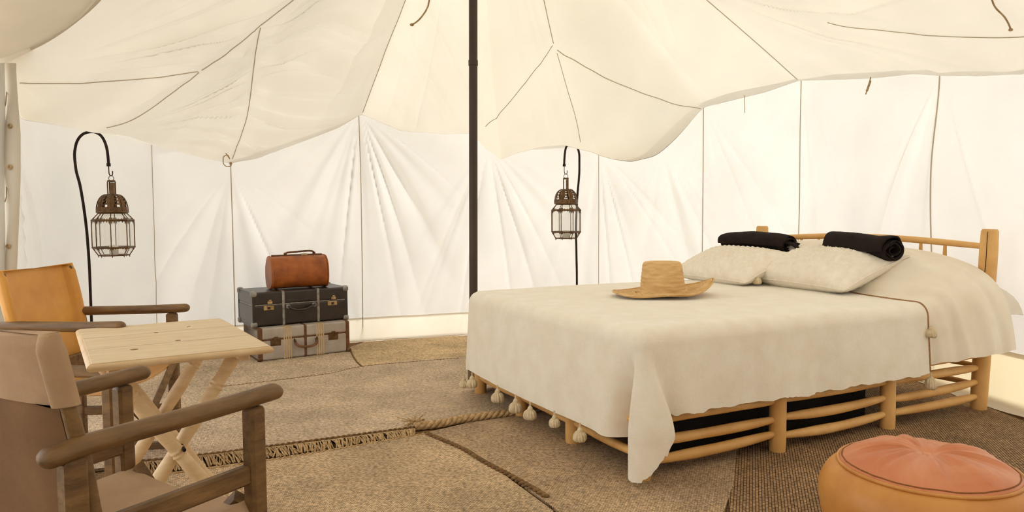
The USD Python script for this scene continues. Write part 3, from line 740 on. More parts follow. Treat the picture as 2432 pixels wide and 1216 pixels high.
def pompom(c, r, parent=throw, neck=.03, seed=0, squash=.9, up=(0, 0, 1)):
    s = trimesh.creation.icosphere(4, 1.0); v = s.vertices.copy(); a = np.arctan2(v[:, 1], v[:, 0])
    rr = r * (1 + .07 * n1(a * 5.1, seed + 30) + .055 * np.sin(a * 13 + 1.5 * n1(a * 3, seed) + v[:, 2])); low = np.clip(-v[:, 2], 0, 1)
    v = v * rr[:, None] * [1, 1, squash]; v[:, :2] *= (1 + .22 * low)[:, None]; v[:, 2] = np.maximum(v[:, 2], -.78 * r * squash + r * .10 * np.sin(a * 13 + seed)) ; s.vertices = v
    head = lathe([(0, r * .55), (r * .42, r * .58), (r * .46, r * .95), (r * .36, r * 1.25), (r * .18, r * 1.45), (0, r * 1.45 + neck * .3)], 14)
    cord = tube([(0, 0, r * 1.3), (0, 0, r * 1.45 + neck)], .004, 6)
    for q in (s, head, cord): q.apply_translation(c)
    tn = part(parent, 'tassel', s, m_tassel, 60); part(tn, 'tassel_head', cat(head, cord), m_tassel, 60); return tn


for k, (px, py, r) in enumerate([(1089, 914, .026), (1113, 912, .030), (1170, 946, .032), (1228, 968, .032), (1269, 984, .030), (1333, 1002, .025), (1386, 1036, .028)]):
    P = bed.L(at(px, py, [4.12, 4.02, 3.72, 3.55, 3.42, 3.22, 3.02][k])); P[0] = -.118; pompom(P, r, seed=k, neck=.02)
# the bound edge of the bedspread towards the pillows, its pompom and its hanging tassel
edge = GT[60:, -1] + [.004, 0, .002]; k0_ = int(np.argmin(np.abs(edge[:, 1] - .55))); edge = edge[k0_:]
part(throw, 'edge_cord', tube(spline(edge[::3], 60), .0045, 6), m_cordm, True)
e1 = edge[np.argmin(np.abs(edge[:, 2] - .47))]; e2 = edge[-1]
pompom(e1 + [0, -.012, 0], .026, seed=11, neck=.0); pompom(e2 + [0, -.004, -.055], .026, seed=12, neck=.02, squash=1.25)
pompom((1.93, .245, ZT + .04), .034, seed=13, neck=0); pompom((1.60, .98, ZT + .028), .024, seed=14, neck=0)
zl = np.array([[(.10 + 1.33 * u, .10, .018 + .28 * v) for v in np.linspace(0, 1, 8)] for u in np.linspace(0, 1, 50)]); zl[..., 1] += .012 * np.sin(zl[..., 0] * 17)  # black sheets added under the bed so the space behind the rails reads dark
part(bed, 'shade_cloth', cloth(zl, .003), m_bedshade, 60, label='black cloth added behind the lower rails to darken the space under the bed')
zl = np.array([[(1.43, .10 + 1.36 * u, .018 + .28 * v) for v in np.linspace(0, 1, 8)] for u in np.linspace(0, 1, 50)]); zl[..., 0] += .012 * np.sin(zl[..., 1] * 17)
part(bed, 'shade_cloth', cloth(zl, .003), m_bedshade, 60, label='black cloth added behind the lower rails to darken the space under the bed')

# ------------------------------------------------------------------ duvet and sheet over the head end
PA = spline([(1.52, .604), (.30, .604), (.05, .60), (-.005, .58), (-.03, .52), (-.045, .44), (-.055, .31)], 60)
PB = spline([(1.50, .80), (1.3, .87), (.9, .885), (.5, .868), (.35, .85), (.2, .815), (.05, .765), (-.05, .70), (-.11, .62), (-.145, .53), (-.165, .44), (-.178, .355)], 60)
G = []
for u in np.linspace(1.60, 2.168, 60):
    w = float(ss(1.68, 2.03, u)); row = []
    for k, (a, b) in enumerate(zip(PA, PB)):
        p = a * (1 - w) + b * w; s = k / 59
        wr = .010 * float(n1(u * 9 + s * 6, 21)) + .011 * float(n1(u * 24 - s * 5, 22)) * float(ss(.35, .6, s)) + .012 * float(n1(u * 14, 25)) * float(ss(.7, 1, s))
        row.append((u + .02 * float(ss(.6, 1, s)) * w, p[0] - wr * float(ss(.55, .8, s)), p[1] + wr * .9))
    G.append(row)
G = np.array(G); G[:, :, 2] -= .006 * (np.arange(60) == 59)
duvet = thing('duvet', 'ivory cotton duvet bulging over the pillows at the head of the bed', 'duvet', BO, BR)
part(duvet, 'cover', cloth(G[::-1], .012), m_duvet, 60)
PS = PB + np.array([0, -.016]); G = []
for u in np.linspace(0, 1, 24):
    row = []
    for k, p in enumerate(PS):
        s = k / 59; y = p[0]; out = float(ss(.02, -.12, y)) if False else float(ss(-.02, .12, -y)); e = 2.05 + (.118 + .17 * out) * u
        wr = .006 * float(n1(u * 6 + s * 7, 31)); row.append((e, y + .018 - .015 * out * u + wr, p[1] + wr - .012 * u - (0 if k < 57 else 0)))
    G.append(row)
G = np.array(G)[:, :54]
sheet = thing('bed_sheet', 'white cotton sheet showing beyond the duvet by the near headboard post', 'sheet', BO, BR)
part(sheet, 'cloth', cloth(G[::-1], .004), m_sheet, 60)


# ------------------------------------------------------------------ pillows, rolled blankets, hat
def pillow(label, c, yaw, tilt, L, D, T, seed):
    n, m = 170, 110; u, v = np.meshgrid(np.linspace(-1, 1, n), np.linspace(-1, 1, m), indexing='ij'); sh = []
    for sgn in (1, -1):
        prof = np.clip((1 - np.abs(u) ** 2.6) * (1 - np.abs(v) ** 2.6), 0, 1) ** .5
        pin = 1 - .07 * (1 - np.abs(v) ** 2) * np.abs(u) ** 2; pin2 = 1 - .07 * (1 - np.abs(u) ** 2) * np.abs(v) ** 2
        x, y = u * L / 2 * pin, v * D / 2 * pin2; z = sgn * T / 2 * prof * (1 + .06 * n2(u * 2, v * 2, seed))
        if sgn > 0 or True:                                                # crocheted ridges: bands of lozenges
            bx = u * 8.5; rid = np.exp(-((bx - np.round(bx)) / .12) ** 2) * .6; loz = np.abs(((u * 8.5 + v * 4.5) % 1) - .5) + np.abs(((u * 8.5 - v * 4.5) % 1) - .5)
            z = z + sgn * prof ** 2 * (.013 * rid + .012 * (loz - .5) + .0025 * np.sin(u * 120) * np.sin(v * 80))
        sh.append(np.stack([x, y, z], -1))
    V = np.concatenate([sh[0].reshape(-1, 3), sh[1].reshape(-1, 3)]); f = grid_faces(n, m); mesh = trimesh.Trimesh(V, np.vstack([f, f[:, ::-1] + n * m]), process=True)
    R = trimesh.transformations.euler_matrix(0, 0, 0); t = thing('throw_pillow', label, 'pillow', BO + [*(np.array([[math.cos(BR), -math.sin(BR)], [math.sin(BR), math.cos(BR)]]) @ np.array(c[:2])), c[2]], BR, 'textured cushions on the bed')
    # long side along the bed's width (local y), leaning up towards the head (local x)
    A = trimesh.transformations.rotation_matrix(np.pi / 2 + yaw, [0, 0, 1]) @ trimesh.transformations.rotation_matrix(-tilt, [1, 0, 0])
    mesh.apply_transform(A); cu = part(t, 'cushion', mesh, m_pillow, 60)
    e = [np.array([x, y, 0]) for x, y in [(-1, -1), (1, -1), (1, 1), (-1, 1), (-1, -1)]]; P = []
    for a, b in zip(e, e[1:]):
        for q_ in np.linspace(0, 1, 24, endpoint=False):
            p = a + (b - a) * q_; P.append([p[0] * L / 2 * (1 - .07 * (1 - p[1] ** 2) * p[0] ** 2), p[1] * D / 2 * (1 - .07 * (1 - p[0] ** 2) * p[1] ** 2), 0])
    P = trimesh.transformations.transform_points(np.array(P + P[:1]), A); part(cu, 'piping', tube(P, .005, 6), m_pillow, True)
    return t


pillow('cream crocheted pillow nearest the viewer, under the fatter black roll', (1.83, .70, .735), -.16, .38, .84, .46, .20, 1)
pillow('cream crocheted pillow farther from the viewer, under the flatter black roll', (1.73, 1.35, .716), -.08, .36, .80, .44, .19, 5)


def roll(label, a, b, r, flat, seed, tail=False):
    W_ = lambda p: bed.W(np.array(p, float)); a, b = W_(a), W_(b); ax = b - a; Ln = np.linalg.norm(ax); ax /= Ln; side = np.cross(ax, (0, 0, 1)); side /= np.linalg.norm(side); up = np.cross(side, ax)
    t = thing('rolled_blanket', label, 'blanket', a, 0.0, 'rolled black blankets on the pillows'); turns = 3.2; n, m = 200, 26; th = np.linspace(0, turns * 2 * np.pi, n)
    rad = r * (.16 + .84 * th / th[-1]); rad = rad + .004 * n1(th * 1.3, seed); L_ = np.linspace(0, 1, m); G = []
    for k in range(n):
        row = []
        for q_ in L_:
            rr = rad[k] * (1 + .08 * float(n2(q_ * 3, th[k] * .5, seed)) - .10 * (2 * q_ - 1) ** 4 * (1 if th[k] > 12 else 0)); e = (.016 * float(n1(th[k] * .9, seed + 3))) * (1 if q_ < .5 else -1) * abs(2 * q_ - 1)
            ang = th[k] + 2.0; row.append(a + ax * (Ln * q_ + e) + side * rr * math.cos(ang) + up * rr * flat * math.sin(ang) + up * (-.02 * (1 - q_) * 0 + .012 * float(n1(q_ * 3, seed + 6))))
        G.append(row)
    G = np.array(G); part(t, 'fleece', cloth(t.L(G.reshape(-1, 3)).reshape(G.shape), .009), m_black, 60)
    if tail:
        P = [a + up * r * .2 - side * r * .3, a - ax * .06 + side * r * .2 - up * r * .3, a - ax * .055 + side * r * .3 - up * r * 1.1, a - ax * .03 + side * .3 * r - up * r * 1.9]
        G = np.array([[p + side * w + ax * .01 * math.sin(w * 90) for p in spline(P, 14)] for w in np.linspace(-.03, .05, 8)]); part(t, 'loose_corner', cloth(t.L(G.reshape(-1, 3)).reshape(G.shape), .01), m_black, 60)
    return t


roll('thick black fleece blanket rolled up on the near pillow', (1.875, .275, .853), (1.965, .735, .880), .082, .92, 1)
roll('flatter black fleece blanket roll with a loose corner on the far pillow', (1.935, 1.035, .850), (1.96, 1.62, .858), .076, .84, 5, True)

hc = bed.W(np.array([.735, .80, ZT + .016]))
hat = thing('straw_hat', 'woven straw hat with a wide brim lying on the cream bedspread', 'hat', hc, 0.0)
n, m = 96, 34; th = np.linspace(0, 2 * np.pi, n, endpoint=False); G = []
for k in range(m):
    q_ = k / (m - 1); rho = .118 + (.262 - .118) * q_; row = []
    for a in th:
        ex = 1.0 + .02 * math.cos(2 * a); up = .046 * q_ ** 1.5 * max(0, math.cos(a - .15)) ** 2 + .012 * q_ * math.cos(2 * a) ** 2 + (.035 * math.exp(-((q_ - .85) / .3) ** 2)) * max(0, math.cos(a + .35)) ** 6
        row.append((rho * math.cos(a) * ex, rho * math.sin(a) * .86 * ex, .004 + up + .0035 * math.sin(q_ * 50) * (q_ > .02) + .022 * (1 - q_) ** 6))
    G.append(row)
G = np.array(G)
def loopcloth(G, th_):
    n_, m_ = G.shape[:2]; f = grid_faces(n_, m_, True); V = G.reshape(-1, 3); N = vnormals(V, f); s = 1 if N[:, 2].mean() > 0 else -1; V2 = V - s * N * th_; k = n_ * m_
    j = np.arange(m_); side = []
    for b0 in (0, (n_ - 1) * m_): side += [np.c_[b0 + j, b0 + (j + 1) % m_, b0 + (j + 1) % m_ + k], np.c_[b0 + j, b0 + (j + 1) % m_ + k, b0 + j + k]]
    return tm(np.vstack([V, V2]), np.vstack([f, f[:, ::-1] + k] + side))
br = part(hat, 'brim', loopcloth(G, .004), m_straw, 60)
prof = [(.120, .008), (.119, .03), (.114, .08), (.108, .125), (.103, .158), (.096, .170), (.085, .174), (.05, .168), (.02, .165), (.0005, .164)]
pr = spline(prof, 44); G = np.array([[(r * math.cos(a) * (1 + .002), r * math.sin(a) * .92, z + .0000) for a in th] for r, z in pr]); band = np.arange(44)
G[..., 0] *= (1 + .010 * np.sin(band * 1.9))[:, None]; G[..., 1] *= (1 + .010 * np.sin(band * 1.9))[:, None]
G[..., 0] -= .10 * G[..., 2] * .3; part(hat, 'crown', loopcloth(G, .004), m_straw, 60)
part(br, 'brim_edge', tube(np.vstack([[(.262 * math.cos(a) * (1 + .02 * math.cos(2 * a)), .262 * math.sin(a) * .86 * (1 + .02 * math.cos(2 * a)), .006 + .046 * max(0, math.cos(a - .15)) ** 2 + .012 * math.cos(2 * a) ** 2 + .027 * max(0, math.cos(a + .35)) ** 6) for a in np.linspace(0, 2 * np.pi, 90)]]), .004, 6), m_straw, True)
part(br, 'tie', cat(*[tube(spline([(-.16, -.13, .02), (-.175 + .01 * k, -.15, .03), (-.18 + .02 * k, -.175, .008)], 8), .003, 5) for k in range(3)]), m_straw, True)

# ------------------------------------------------------------------ suitcases and bag
CO, CRt = np.array([-1.836, 5.18, 0.0]), .592
w_, d_, h_ = .693, .416, .238
gc = thing('suitcase', 'grey striped vintage suitcase with brown leather edges, lowest of the stack', 'suitcase', CO + [0, 0, .012], CRt)
split = .150
part(gc, 'body', rbox(w_, d_, split - .002, (w_ / 2, d_ / 2, split / 2), .016), m_graycase, 40); part(gc, 'lid', rbox(w_, d_, h_ - split - .002, (w_ / 2, d_ / 2, (h_ + split) / 2 + .001), .016), m_graycase, 40)
part(gc, 'rim', box(w_ - .006, d_ - .006, .012, (w_ / 2, d_ / 2, split), .003), m_casetrim)
for x in (.018, w_ / 2, w_ - .018): part(gc, 'leather_band', rbox(.036 if x != w_ / 2 else .028, d_ + .008, h_ + .006, (x, d_ / 2, h_ / 2), .014), m_casetrim, 40)
for x0 in (.19, .435):
    for k in range(4): part(gc, 'stripe', rbox(.0115, d_ + .003, h_ + .002, (x0 + k * .0165, d_ / 2, h_ / 2), .005, 12), m_stripe, 40)
for x in (.125, .56):
    lt = part(gc, 'latch', box(.075, .006, .055, (x, -.003, split - .018), .002), m_brass); part(lt, 'latch_clasp', box(.03, .008, .035, (x, -.008, split + .004), .003), m_brass); part(lt, 'latch_knob', lathe([(0, 0), (.007, 0), (.006, .004), (0, .005)], 12, (x - .02, -.010, split - .02)), m_brass)
hd = part(gc, 'handle', tube(spline([(.265, -.006, split - .022), (.272, -.03, split - .05), (.31, -.04, split - .066), (.346, -.042, split - .069), (.385, -.04, split - .066), (.42, -.03, split - .05), (.428, -.006, split - .022)], 30), .008, 10, (1.3, 1)), m_casetrim, True)
for x in (.262, .431): part(hd, 'handle_mount', trimesh.creation.torus(.012, .003, 14, 8, transform=trimesh.transformations.translation_matrix((x, -.012, split - .02)) @ trimesh.transformations.rotation_matrix(np.pi / 2, [0, 1, 0])), m_brass, True)
for x in (.01, w_ - .01):
    for y in (.006, d_ - .006):
        part(gc, 'foot_corner', rbox(.036, .036, .03, (x, y, .014), .010, 12), m_brass, 40)

BKo = np.array([-1.888, 5.233, 0.0]); w2, d2, h2 = .722, .40, .252
bk = thing('suitcase', 'black vintage trunk with worn steel corners, middle of the stack', 'suitcase', BKo + [0, 0, h_ + .0165], .600)
s2 = .155
part(bk, 'body', rbox(w2, d2, s2 - .002, (w2 / 2, d2 / 2, s2 / 2), .014), m_blackcase, 40); part(bk, 'lid', rbox(w2, d2, h2 - s2 - .002, (w2 / 2, d2 / 2, (h2 + s2) / 2 + .001), .014), m_blackcase, 40)
part(bk, 'rim', box(w2 - .005, d2 - .005, .010, (w2 / 2, d2 / 2, s2), .003), m_steel)
for x in (.225, .49): part(bk, 'strap_band', rbox(.022, d2 + .014, h2 + .010, (x, d2 / 2, h2 / 2), .011, 14), m_steel, 40, label='worn grey band round the trunk')
for x in (.008, w2 - .008): part(bk, 'end_band', cat(*[box(.020, d2 + .010, .010, (x, d2 / 2, z), .003) for z in (.004, h2 - .004)], *[box(.020, .010, h2 + .008, (x, y, h2 / 2), .003) for y in (.0, d2)]), m_blackcase)
for x in (.012, w2 - .012):
    for y in (.012, d2 - .012):
        for z in (.012, h2 - .012): part(bk, 'corner_cap', rbox(.046, .046, .046, (x, y, z), .016, 14), m_steel, 40)
for x in (.115, .60):
    lt = part(bk, 'latch', cat(box(.075, .008, .034, (x, -.004, s2 - .022), .004)), m_latch); part(lt, 'latch_slot', box(.022, .005, .018, (x, -.009, s2 - .022), .002), m_blackcase); part(lt, 'latch_clasp', cat(box(.036, .008, .022, (x + .01, -.005, s2 + .018), .005), lathe([(0, 0), (.011, 0), (.009, .006), (0, .008)], 14, (x + .01, -.008, s2 + .032))), m_latch)
hd = part(bk, 'handle', tube(spline([(.262, -.010, s2 - .022), (.29, -.03, s2 - .040), (.33, -.036, s2 - .048), (.37, -.036, s2 - .047), (.41, -.03, s2 - .036), (.452, -.010, s2 - .022)], 30), .008, 10, (1.2, 1)), m_blackcase, True)
for x in (.258, .456): part(hd, 'handle_mount', cat(box(.03, .010, .03, (x, -.004, s2 - .022), .006), trimesh.creation.torus(.013, .003, 14, 8, transform=trimesh.transformations.translation_matrix((x, -.014, s2 - .022)) @ trimesh.transformations.rotation_matrix(np.pi / 2, [1, 0, 0]))), m_steel, 40)

zb = h_ + .0165 + h2 + .006
bo = bk.W(np.array([.165, .06, 0.0])); bo[2] = zb
bag = thing('leather_bag', 'cognac brown leather doctor bag on top of the stacked suitcases', 'bag', bo, .56)
lw, ld, lh = .44, .24, .245
n, m = 60, 40; G = []
for k, x in enumerate(np.linspace(0, 1, n)):
    e = math.sin(math.pi * np.clip(x, .001, .999)) ** .16; end = .030 * (1 - (2 * x - 1) ** 6); row = []
    for a in np.linspace(0, 2 * np.pi, m, endpoint=False):
        c, s = math.cos(a), math.sin(a); p = 3.2; rr = (abs(c) ** p + abs(s) ** p) ** (-1 / p); y, z = rr * c * ld / 2, rr * s * lh / 2
        y *= 1 - .22 * max(0, z / (lh / 2)) ** 1.5; sc = .93 + .07 * e if 0 < k < n - 1 else .80
        bul = 1 + .02 * float(n2(x * 4, a * 1.5, 3)); row.append((x * lw, ld / 2 + y * sc * bul, lh / 2 + z * (sc if z > 0 else 1.0)))
    G.append(row)
G = np.array(G); V = np.vstack([G.reshape(-1, 3), G[0].mean(0), G[-1].mean(0)]); k0 = n * m; j = np.arange(m)
bm = tm(V, np.vstack([grid_faces(n, m, True)[:, ::-1], np.c_[np.full(m, k0), (j + 1) % m, j][:, ::-1], np.c_[np.full(m, k0 + 1), (n - 1) * m + j, (n - 1) * m + (j + 1) % m][:, ::-1]]))
if bm.volume < 0: bm.invert()
bb = part(bag, 'body', bm, m_bag, 50)
for x in (.012, lw - .012):
    ring = np.array([(x, ld / 2 + (p[1] - ld / 2) * 1.012, lh / 2 + (p[2] - lh / 2) * 1.008) for p in G[3 if x < .2 else n - 4]]); part(bb, 'end_piping', tube(np.vstack([ring, ring[:1]]), .005, 6), m_bag, True)
fr = part(bag, 'frame', box(lw - .05, .022, .014, (lw / 2, ld / 2, lh + .003), .004), m_casetrim); part(fr, 'lock', box(.05, .03, .016, (lw * .62, ld / 2 - .004, lh + .006), .004), m_latch)
hd = part(bag, 'handle', tube(spline([(.13, ld / 2, lh + .008), (.14, ld / 2 - .01, lh + .024), (.22, ld / 2 - .014, lh + .03), (.31, ld / 2 - .014, lh + .034), (.345, ld / 2 - .01, lh + .026), (.352, ld / 2, lh + .008)], 24), .0075, 8), m_casetrim, True)
for x in (.13, .352): part(hd, 'handle_loop', rbox(.022, .024, .024, (x, ld / 2, lh + .014), .008, 12), m_casetrim, 40)

# ------------------------------------------------------------------ lanterns on crook stands
def crook(label, path, Y, base_px):
    b = at(*base_px, Y); b[2] = 0; t = thing('lantern_stand', label, 'stand', b, 0.0, 'iron crook stands for the lanterns')
    P = spline(np.array([b] + [at(px, py, Y) for px, py in path]), 120); ck = part(t, 'crook', tube(t.L(P), .0085, 10), m_iron, True)
    e = at(*path[-1], Y); part(ck, 'ferrule', tube(t.L(np.array([e + [0, 0, .012], e - [0, 0, .008]])), .012, 10), m_iron)
    h = [e, e - [0, 0, .045], e + [.008, 0, -.066], e + [.018, 0, -.066], e + [.023, 0, -.052], e + [.023, 0, -.038]]; part(ck, 'hook', tube(t.L(spline(h, 30)), .003, 6), m_iron, True)
    part(t, 'spike_plate', box(.12, .05, .008, (0, 0, .016), .002), m_iron)
    return t, e + [.013, 0, -.068]


st1, hp1 = crook('black iron crook stand behind the tan leather chair', [(219, 800), (216, 731), (213, 650), (207, 560), (200, 500), (190, 440), (180, 400), (177, 370), (180, 345), (188, 327), (202, 316), (219, 313), (236, 319), (248, 335), (255, 360), (258, 392)], 4.6, (222, 900))
st2, hp2 = crook('black iron crook stand behind the bed', [(1370, 720), (1370, 668), (1369, 600), (1368, 545), (1371, 470), (1376, 400), (1376, 372), (1371, 350), (1358, 343), (1346, 347), (1341, 370), (1340, 393)], 5.7, (1371, 840))


def lantern(label, hp):
    """Origin at the hanging point."""
    t = thing('lantern', label, 'lantern', hp, .0, 'hanging lanterns of brass and glass'); N = 8; off = np.pi / 8
    zz = lambda k: -.030 - k; V8 = lambda r, z: np.array([(r * math.cos(off + 2 * np.pi * i / N), r * math.sin(off + 2 * np.pi * i / N), z) for i in range(N)])
    ring = trimesh.creation.torus(.016, .0025, 20, 8); ring.apply_transform(trimesh.transformations.rotation_matrix(np.pi / 2, [1, 0, 0])); ring.apply_translation((0, 0, -.016)); part(t, 'ring', ring, m_steel, True, label='pale steel hanging ring')
    part(t, 'cap', lathe([(0, .0), (.022, .0), (.024, -.006), (.012, -.012), (0, -.012)], 16, (0, 0, -.028)), m_brass)
    part(t, 'neck', cat(*[tube([(x, y, -.036), (x, y, -.118)], .004, 6) for x, y in ((.018, .012), (-.018, .012), (-.018, -.012))], box(.020, .020, .075, (.010, -.006, -.080), .003), box(.046, .034, .006, (0, 0, -.118), .002)), m_brass)
    z0, z1, zs, zv, zb_, ze = -.118, -.222, -.236, -.280, -.452, -.502
    # pierced dome: thin plates with openings between eight ribs
    m_, n_ = 18, 96; f = []; G = []
    for i in range(m_ + 1):
        a = i / m_; r = .026 + .062 * math.sin(a * np.pi / 2) ** .75; z = z0 + (z1 - z0) * (1 - math.cos(a * np.pi / 2)) ** .92
        for j in range(n_): ph = 2 * np.pi * j / n_; lobe = 1 + .07 * abs(math.sin((ph - off) * N / 2)); G.append((r * lobe * math.cos(ph), r * lobe * math.sin(ph), z))
    for i in range(m_):
        for j in range(n_):
            k = (j - 6) % 12; hole = 3 <= i <= 14 and ((k in (4, 5) and (i % 3 != 1)) or (k in (6, 7) and (i % 3 != 0)) or (i in (13, 14) and k in (3, 8)))
            if hole: continue
            q = [i * n_ + j, (i + 1) * n_ + j, (i + 1) * n_ + (j + 1) % n_, i * n_ + (j + 1) % n_]; f += [(q[0], q[1], q[2]), (q[0], q[2], q[3])]
    dm = part(t, 'dome', tm(G, f), m_brass, 60)
    for i in range(N):
        ph = off + 2 * np.pi * i / N; P = []
        for a in np.linspace(0, 1, 12): r = .027 + .062 * math.sin(a * np.pi / 2) ** .75; P.append((r * math.cos(ph), r * math.sin(ph), z0 + (z1 - z0) * (1 - math.cos(a * np.pi / 2)) ** .92))
        part(dm, 'dome_rib', tube(P, .0035, 5), m_brass, True)
    part(dm, 'dome_rim', lathe([(.082, 0), (.092, .0), (.094, -.008), (.088, -.014), (.080, -.014), (.082, 0)], 32, (0, 0, z1)), m_brass)
    R1, R2, R3 = .080, .120, .088
    def band(r, z, th): return cat(*[tube([a, b], th, 4) for a, b in zip(V8(r, z), np.roll(V8(r, z), -1, 0))])
    part(t, 'frame', cat(band(R1, zs, .0035), band(R2, zv, .0055), band(R2, zb_, .0055), band(R3, ze, .004)), m_brass)
    for i in range(N):
        a, b, c, d = V8(R1, zs)[i], V8(R2, zv)[i], V8(R2, zb_)[i], V8(R3, ze)[i]
        part(t, 'frame_bar', tube([a, b, c, d, d + [0, 0, -.012]], [.003, .0032, .0032, .003, .0025], 5), m_brass)
        j = (i + 1) % N
        for nm, (ra, za), (rb_, zb2) in (('shoulder_pane', (R1, zs), (R2, zv)), ('pane', (R2, zv), (R2, zb_)), ('lower_pane', (R2, zb_), (R3, ze))):
            A, B = V8(ra * .992, za), V8(rb_ * .992, zb2); q = np.array([A[i], A[j], B[j], B[i]]); c = q.mean(0); nn = np.cross(q[1] - q[0], q[3] - q[0]); nn /= np.linalg.norm(nn)
            part(t, nm, tm(np.vstack([q, q - nn * .0015 * (1 if nn @ [c[0], c[1], 0] > 0 else -1)]), [(0, 1, 2), (0, 2, 3), (4, 6, 5), (4, 7, 6), (0, 4, 5), (0, 5, 1), (1, 5, 6), (1, 6, 2), (2, 6, 7), (2, 7, 3), (3, 7, 4), (3, 4, 0)]), m_glass, False)
        # filigree: little scallops of sheet brass at the top of each tall pane and along shoulder and foot
        A, B = V8(R2, zv)[i], V8(R2, zv)[j]; ms = []
        for (A, B, dz, rin) in ((V8(R2 + .001, zv)[i], V8(R2 + .001, zv)[j], -.028, 0), (V8(R2 - .002, zv + .002)[i], V8(R2 - .002, zv + .002)[j], .018, -.016), (V8(R2 - .002, zb_ - .002)[i], V8(R2 - .002, zb_ - .002)[j], -.016, -.010)):
            for k in range(6):
                p0, p1 = A + (B - A) * k / 6, A + (B - A) * (k + 1) / 6; mid = (p0 + p1) / 2; dd = dz * (1.0 if k in (0, 5) else .6 if k in (1, 4) else .38); low = mid + [0, 0, dd]; low[:2] *= 1 + rin / R2 * abs(dd / dz)
                v = np.array([p0, p1, low]); nn = np.array([mid[0], mid[1], 0]) / np.hypot(mid[0], mid[1]) * .001; ms.append(tm(np.vstack([v, v - nn]), [(0, 1, 2), (3, 5, 4), (0, 2, 5), (0, 5, 3), (1, 4, 5), (1, 5, 2), (0, 3, 4), (0, 4, 1)]))
        part(t, 'filigree', cat(*ms), m_brass, False)
    part(t, 'base_plate', lathe([(0, 0), (.082, 0), (.082, .003), (0, .003)], 8, (0, 0, ze - .002)), m_brass, False)
    cd = part(t, 'candle', lathe([(0, 0), (.026, 0), (.026, .055), (.022, .058), (.004, .054), (0, .054)], 24, (0, 0, ze + .004)), m_wax)
    part(cd, 'wick', tube([(0, 0, ze + .056), (.001, 0, ze + .068)], .001, 5), m_iron)
    return t


lantern('brass and glass lantern hanging above the tan leather chair', hp1 + [0, 0, .0])
lantern('brass and glass lantern hanging beyond the bed and the centre pole', hp2 + [0, 0, .0])

# ------------------------------------------------------------------ table
TC, TR_ = np.array([-1.185, 2.465, 0]), math.radians(33)
ta, tb, th_ = .51, .77, .65
table = thing('folding_table', 'small pale wood folding table with crossed ringed legs', 'table', TC, TR_)
for k in range(3):
    w3 = tb / 3; ym = -tb / 2 + w3 * (k + .5)
    part(table, 'plank', box(ta - .022, w3 - .0012, .022, (0, ym if k == 1 else ym + (.005 if k == 0 else -.005), th_ - .011), .0008), m_table, False)
prof = np.array([(0, -.012), (.008, -.012), (.014, -.006), (.015, .001), (.012, .006), (.006, .011), (0, .011)])
for sx in (-1, 1):
    for ax in (0, 1):
        Ln = tb if ax == 0 else ta; pts_ = []
        m = trimesh.creation.extrude_polygon(Polygon(prof), Ln); m.apply_translation((0, 0, -Ln / 2)); R = trimesh.transformations.rotation_matrix(-np.pi / 2, [1, 0, 0]); m.apply_transform(R); v = m.vertices.copy(); v = np.c_[v[:, 0], v[:, 1], -v[:, 2]]
        v[:, 0] = v[:, 0] + (ta if ax == 0 else tb) / 2 - .013
        lim = np.sign(v[:, 1]) * (Ln / 2 - .013 + (v[:, 0] - ((ta if ax == 0 else tb) / 2 - .013))); v[:, 1] = lim
        v = v * [sx, 1, 1] if ax == 0 else np.c_[v[:, 1], v[:, 0] * sx, v[:, 2]]; v[:, 2] += th_ - .012
        mm = tm(v, m.faces)
        if mm.volume < 0: mm.invert()
        part(table, 'edge_moulding', mm, m_bamboo, 40)
for x, y, r in [(-.12, -.20, .012), (.02, -.10, .009), (-.02, .12, .008), (.1, .2, .006)]: part(table, 'knot', lathe([(0, 0), (r, 0), (r * .9, .0008), (0, .0012)], 14, (x, y, th_)), m_knot)


def ringed(a, b, r=.0235):
    a, b = np.array(a, float), np.array(b, float); L_ = np.linalg.norm(b - a); t = []; rr = []
    for s in np.linspace(0, 1, 60): t.append(s); rr.append(r * (.84 + .16 * abs(math.cos(s * math.pi * 3.0)) ** 1.5))
    t, rr = np.array(t), np.array(rr)
    for c in (.17, .19, .48, .52, .81, .83): rr = rr + r * .17 * np.exp(-((t - c) / .0065) ** 2)
    t2 = np.linspace(0, 1, 220); return tube(a + (b - a) * t2[:, None], np.interp(t2, t, rr) if False else (np.interp(t2, t, r * (.84 + .16 * np.abs(np.cos(t * np.pi * 3.0)) ** 1.5)) + sum(r * .17 * np.exp(-((t2 - c) / .006) ** 2) for c in (.17, .19, .49, .51, .81, .83))), 16)


for y, s in ((-.25, 1), (.16, 1)):
    lg = part(table, 'leg', ringed((-.205, y - .012, th_ - .03), (.18, y - .012, .022)), m_bamboo, True); part(table, 'leg', ringed((.185, y + .03, th_ - .03), (-.205, y + .03, .022)), m_bamboo, True)
    part(lg, 'pivot', tube([(0, y - .045, .335), (0, y + .062, .335)], .006, 8), m_iron)
for x in (-.185, .185): part(table, 'under_rail', box(.035, tb - .16, .03, (x, 0, th_ - .038), .005), m_bamboo)
for x in (-.195, .195): part(table, 'foot_rail', tube([(x * 1.02, -.25, .06), (x * 1.02, .19, .06)], .012, 10), m_bamboo, True)


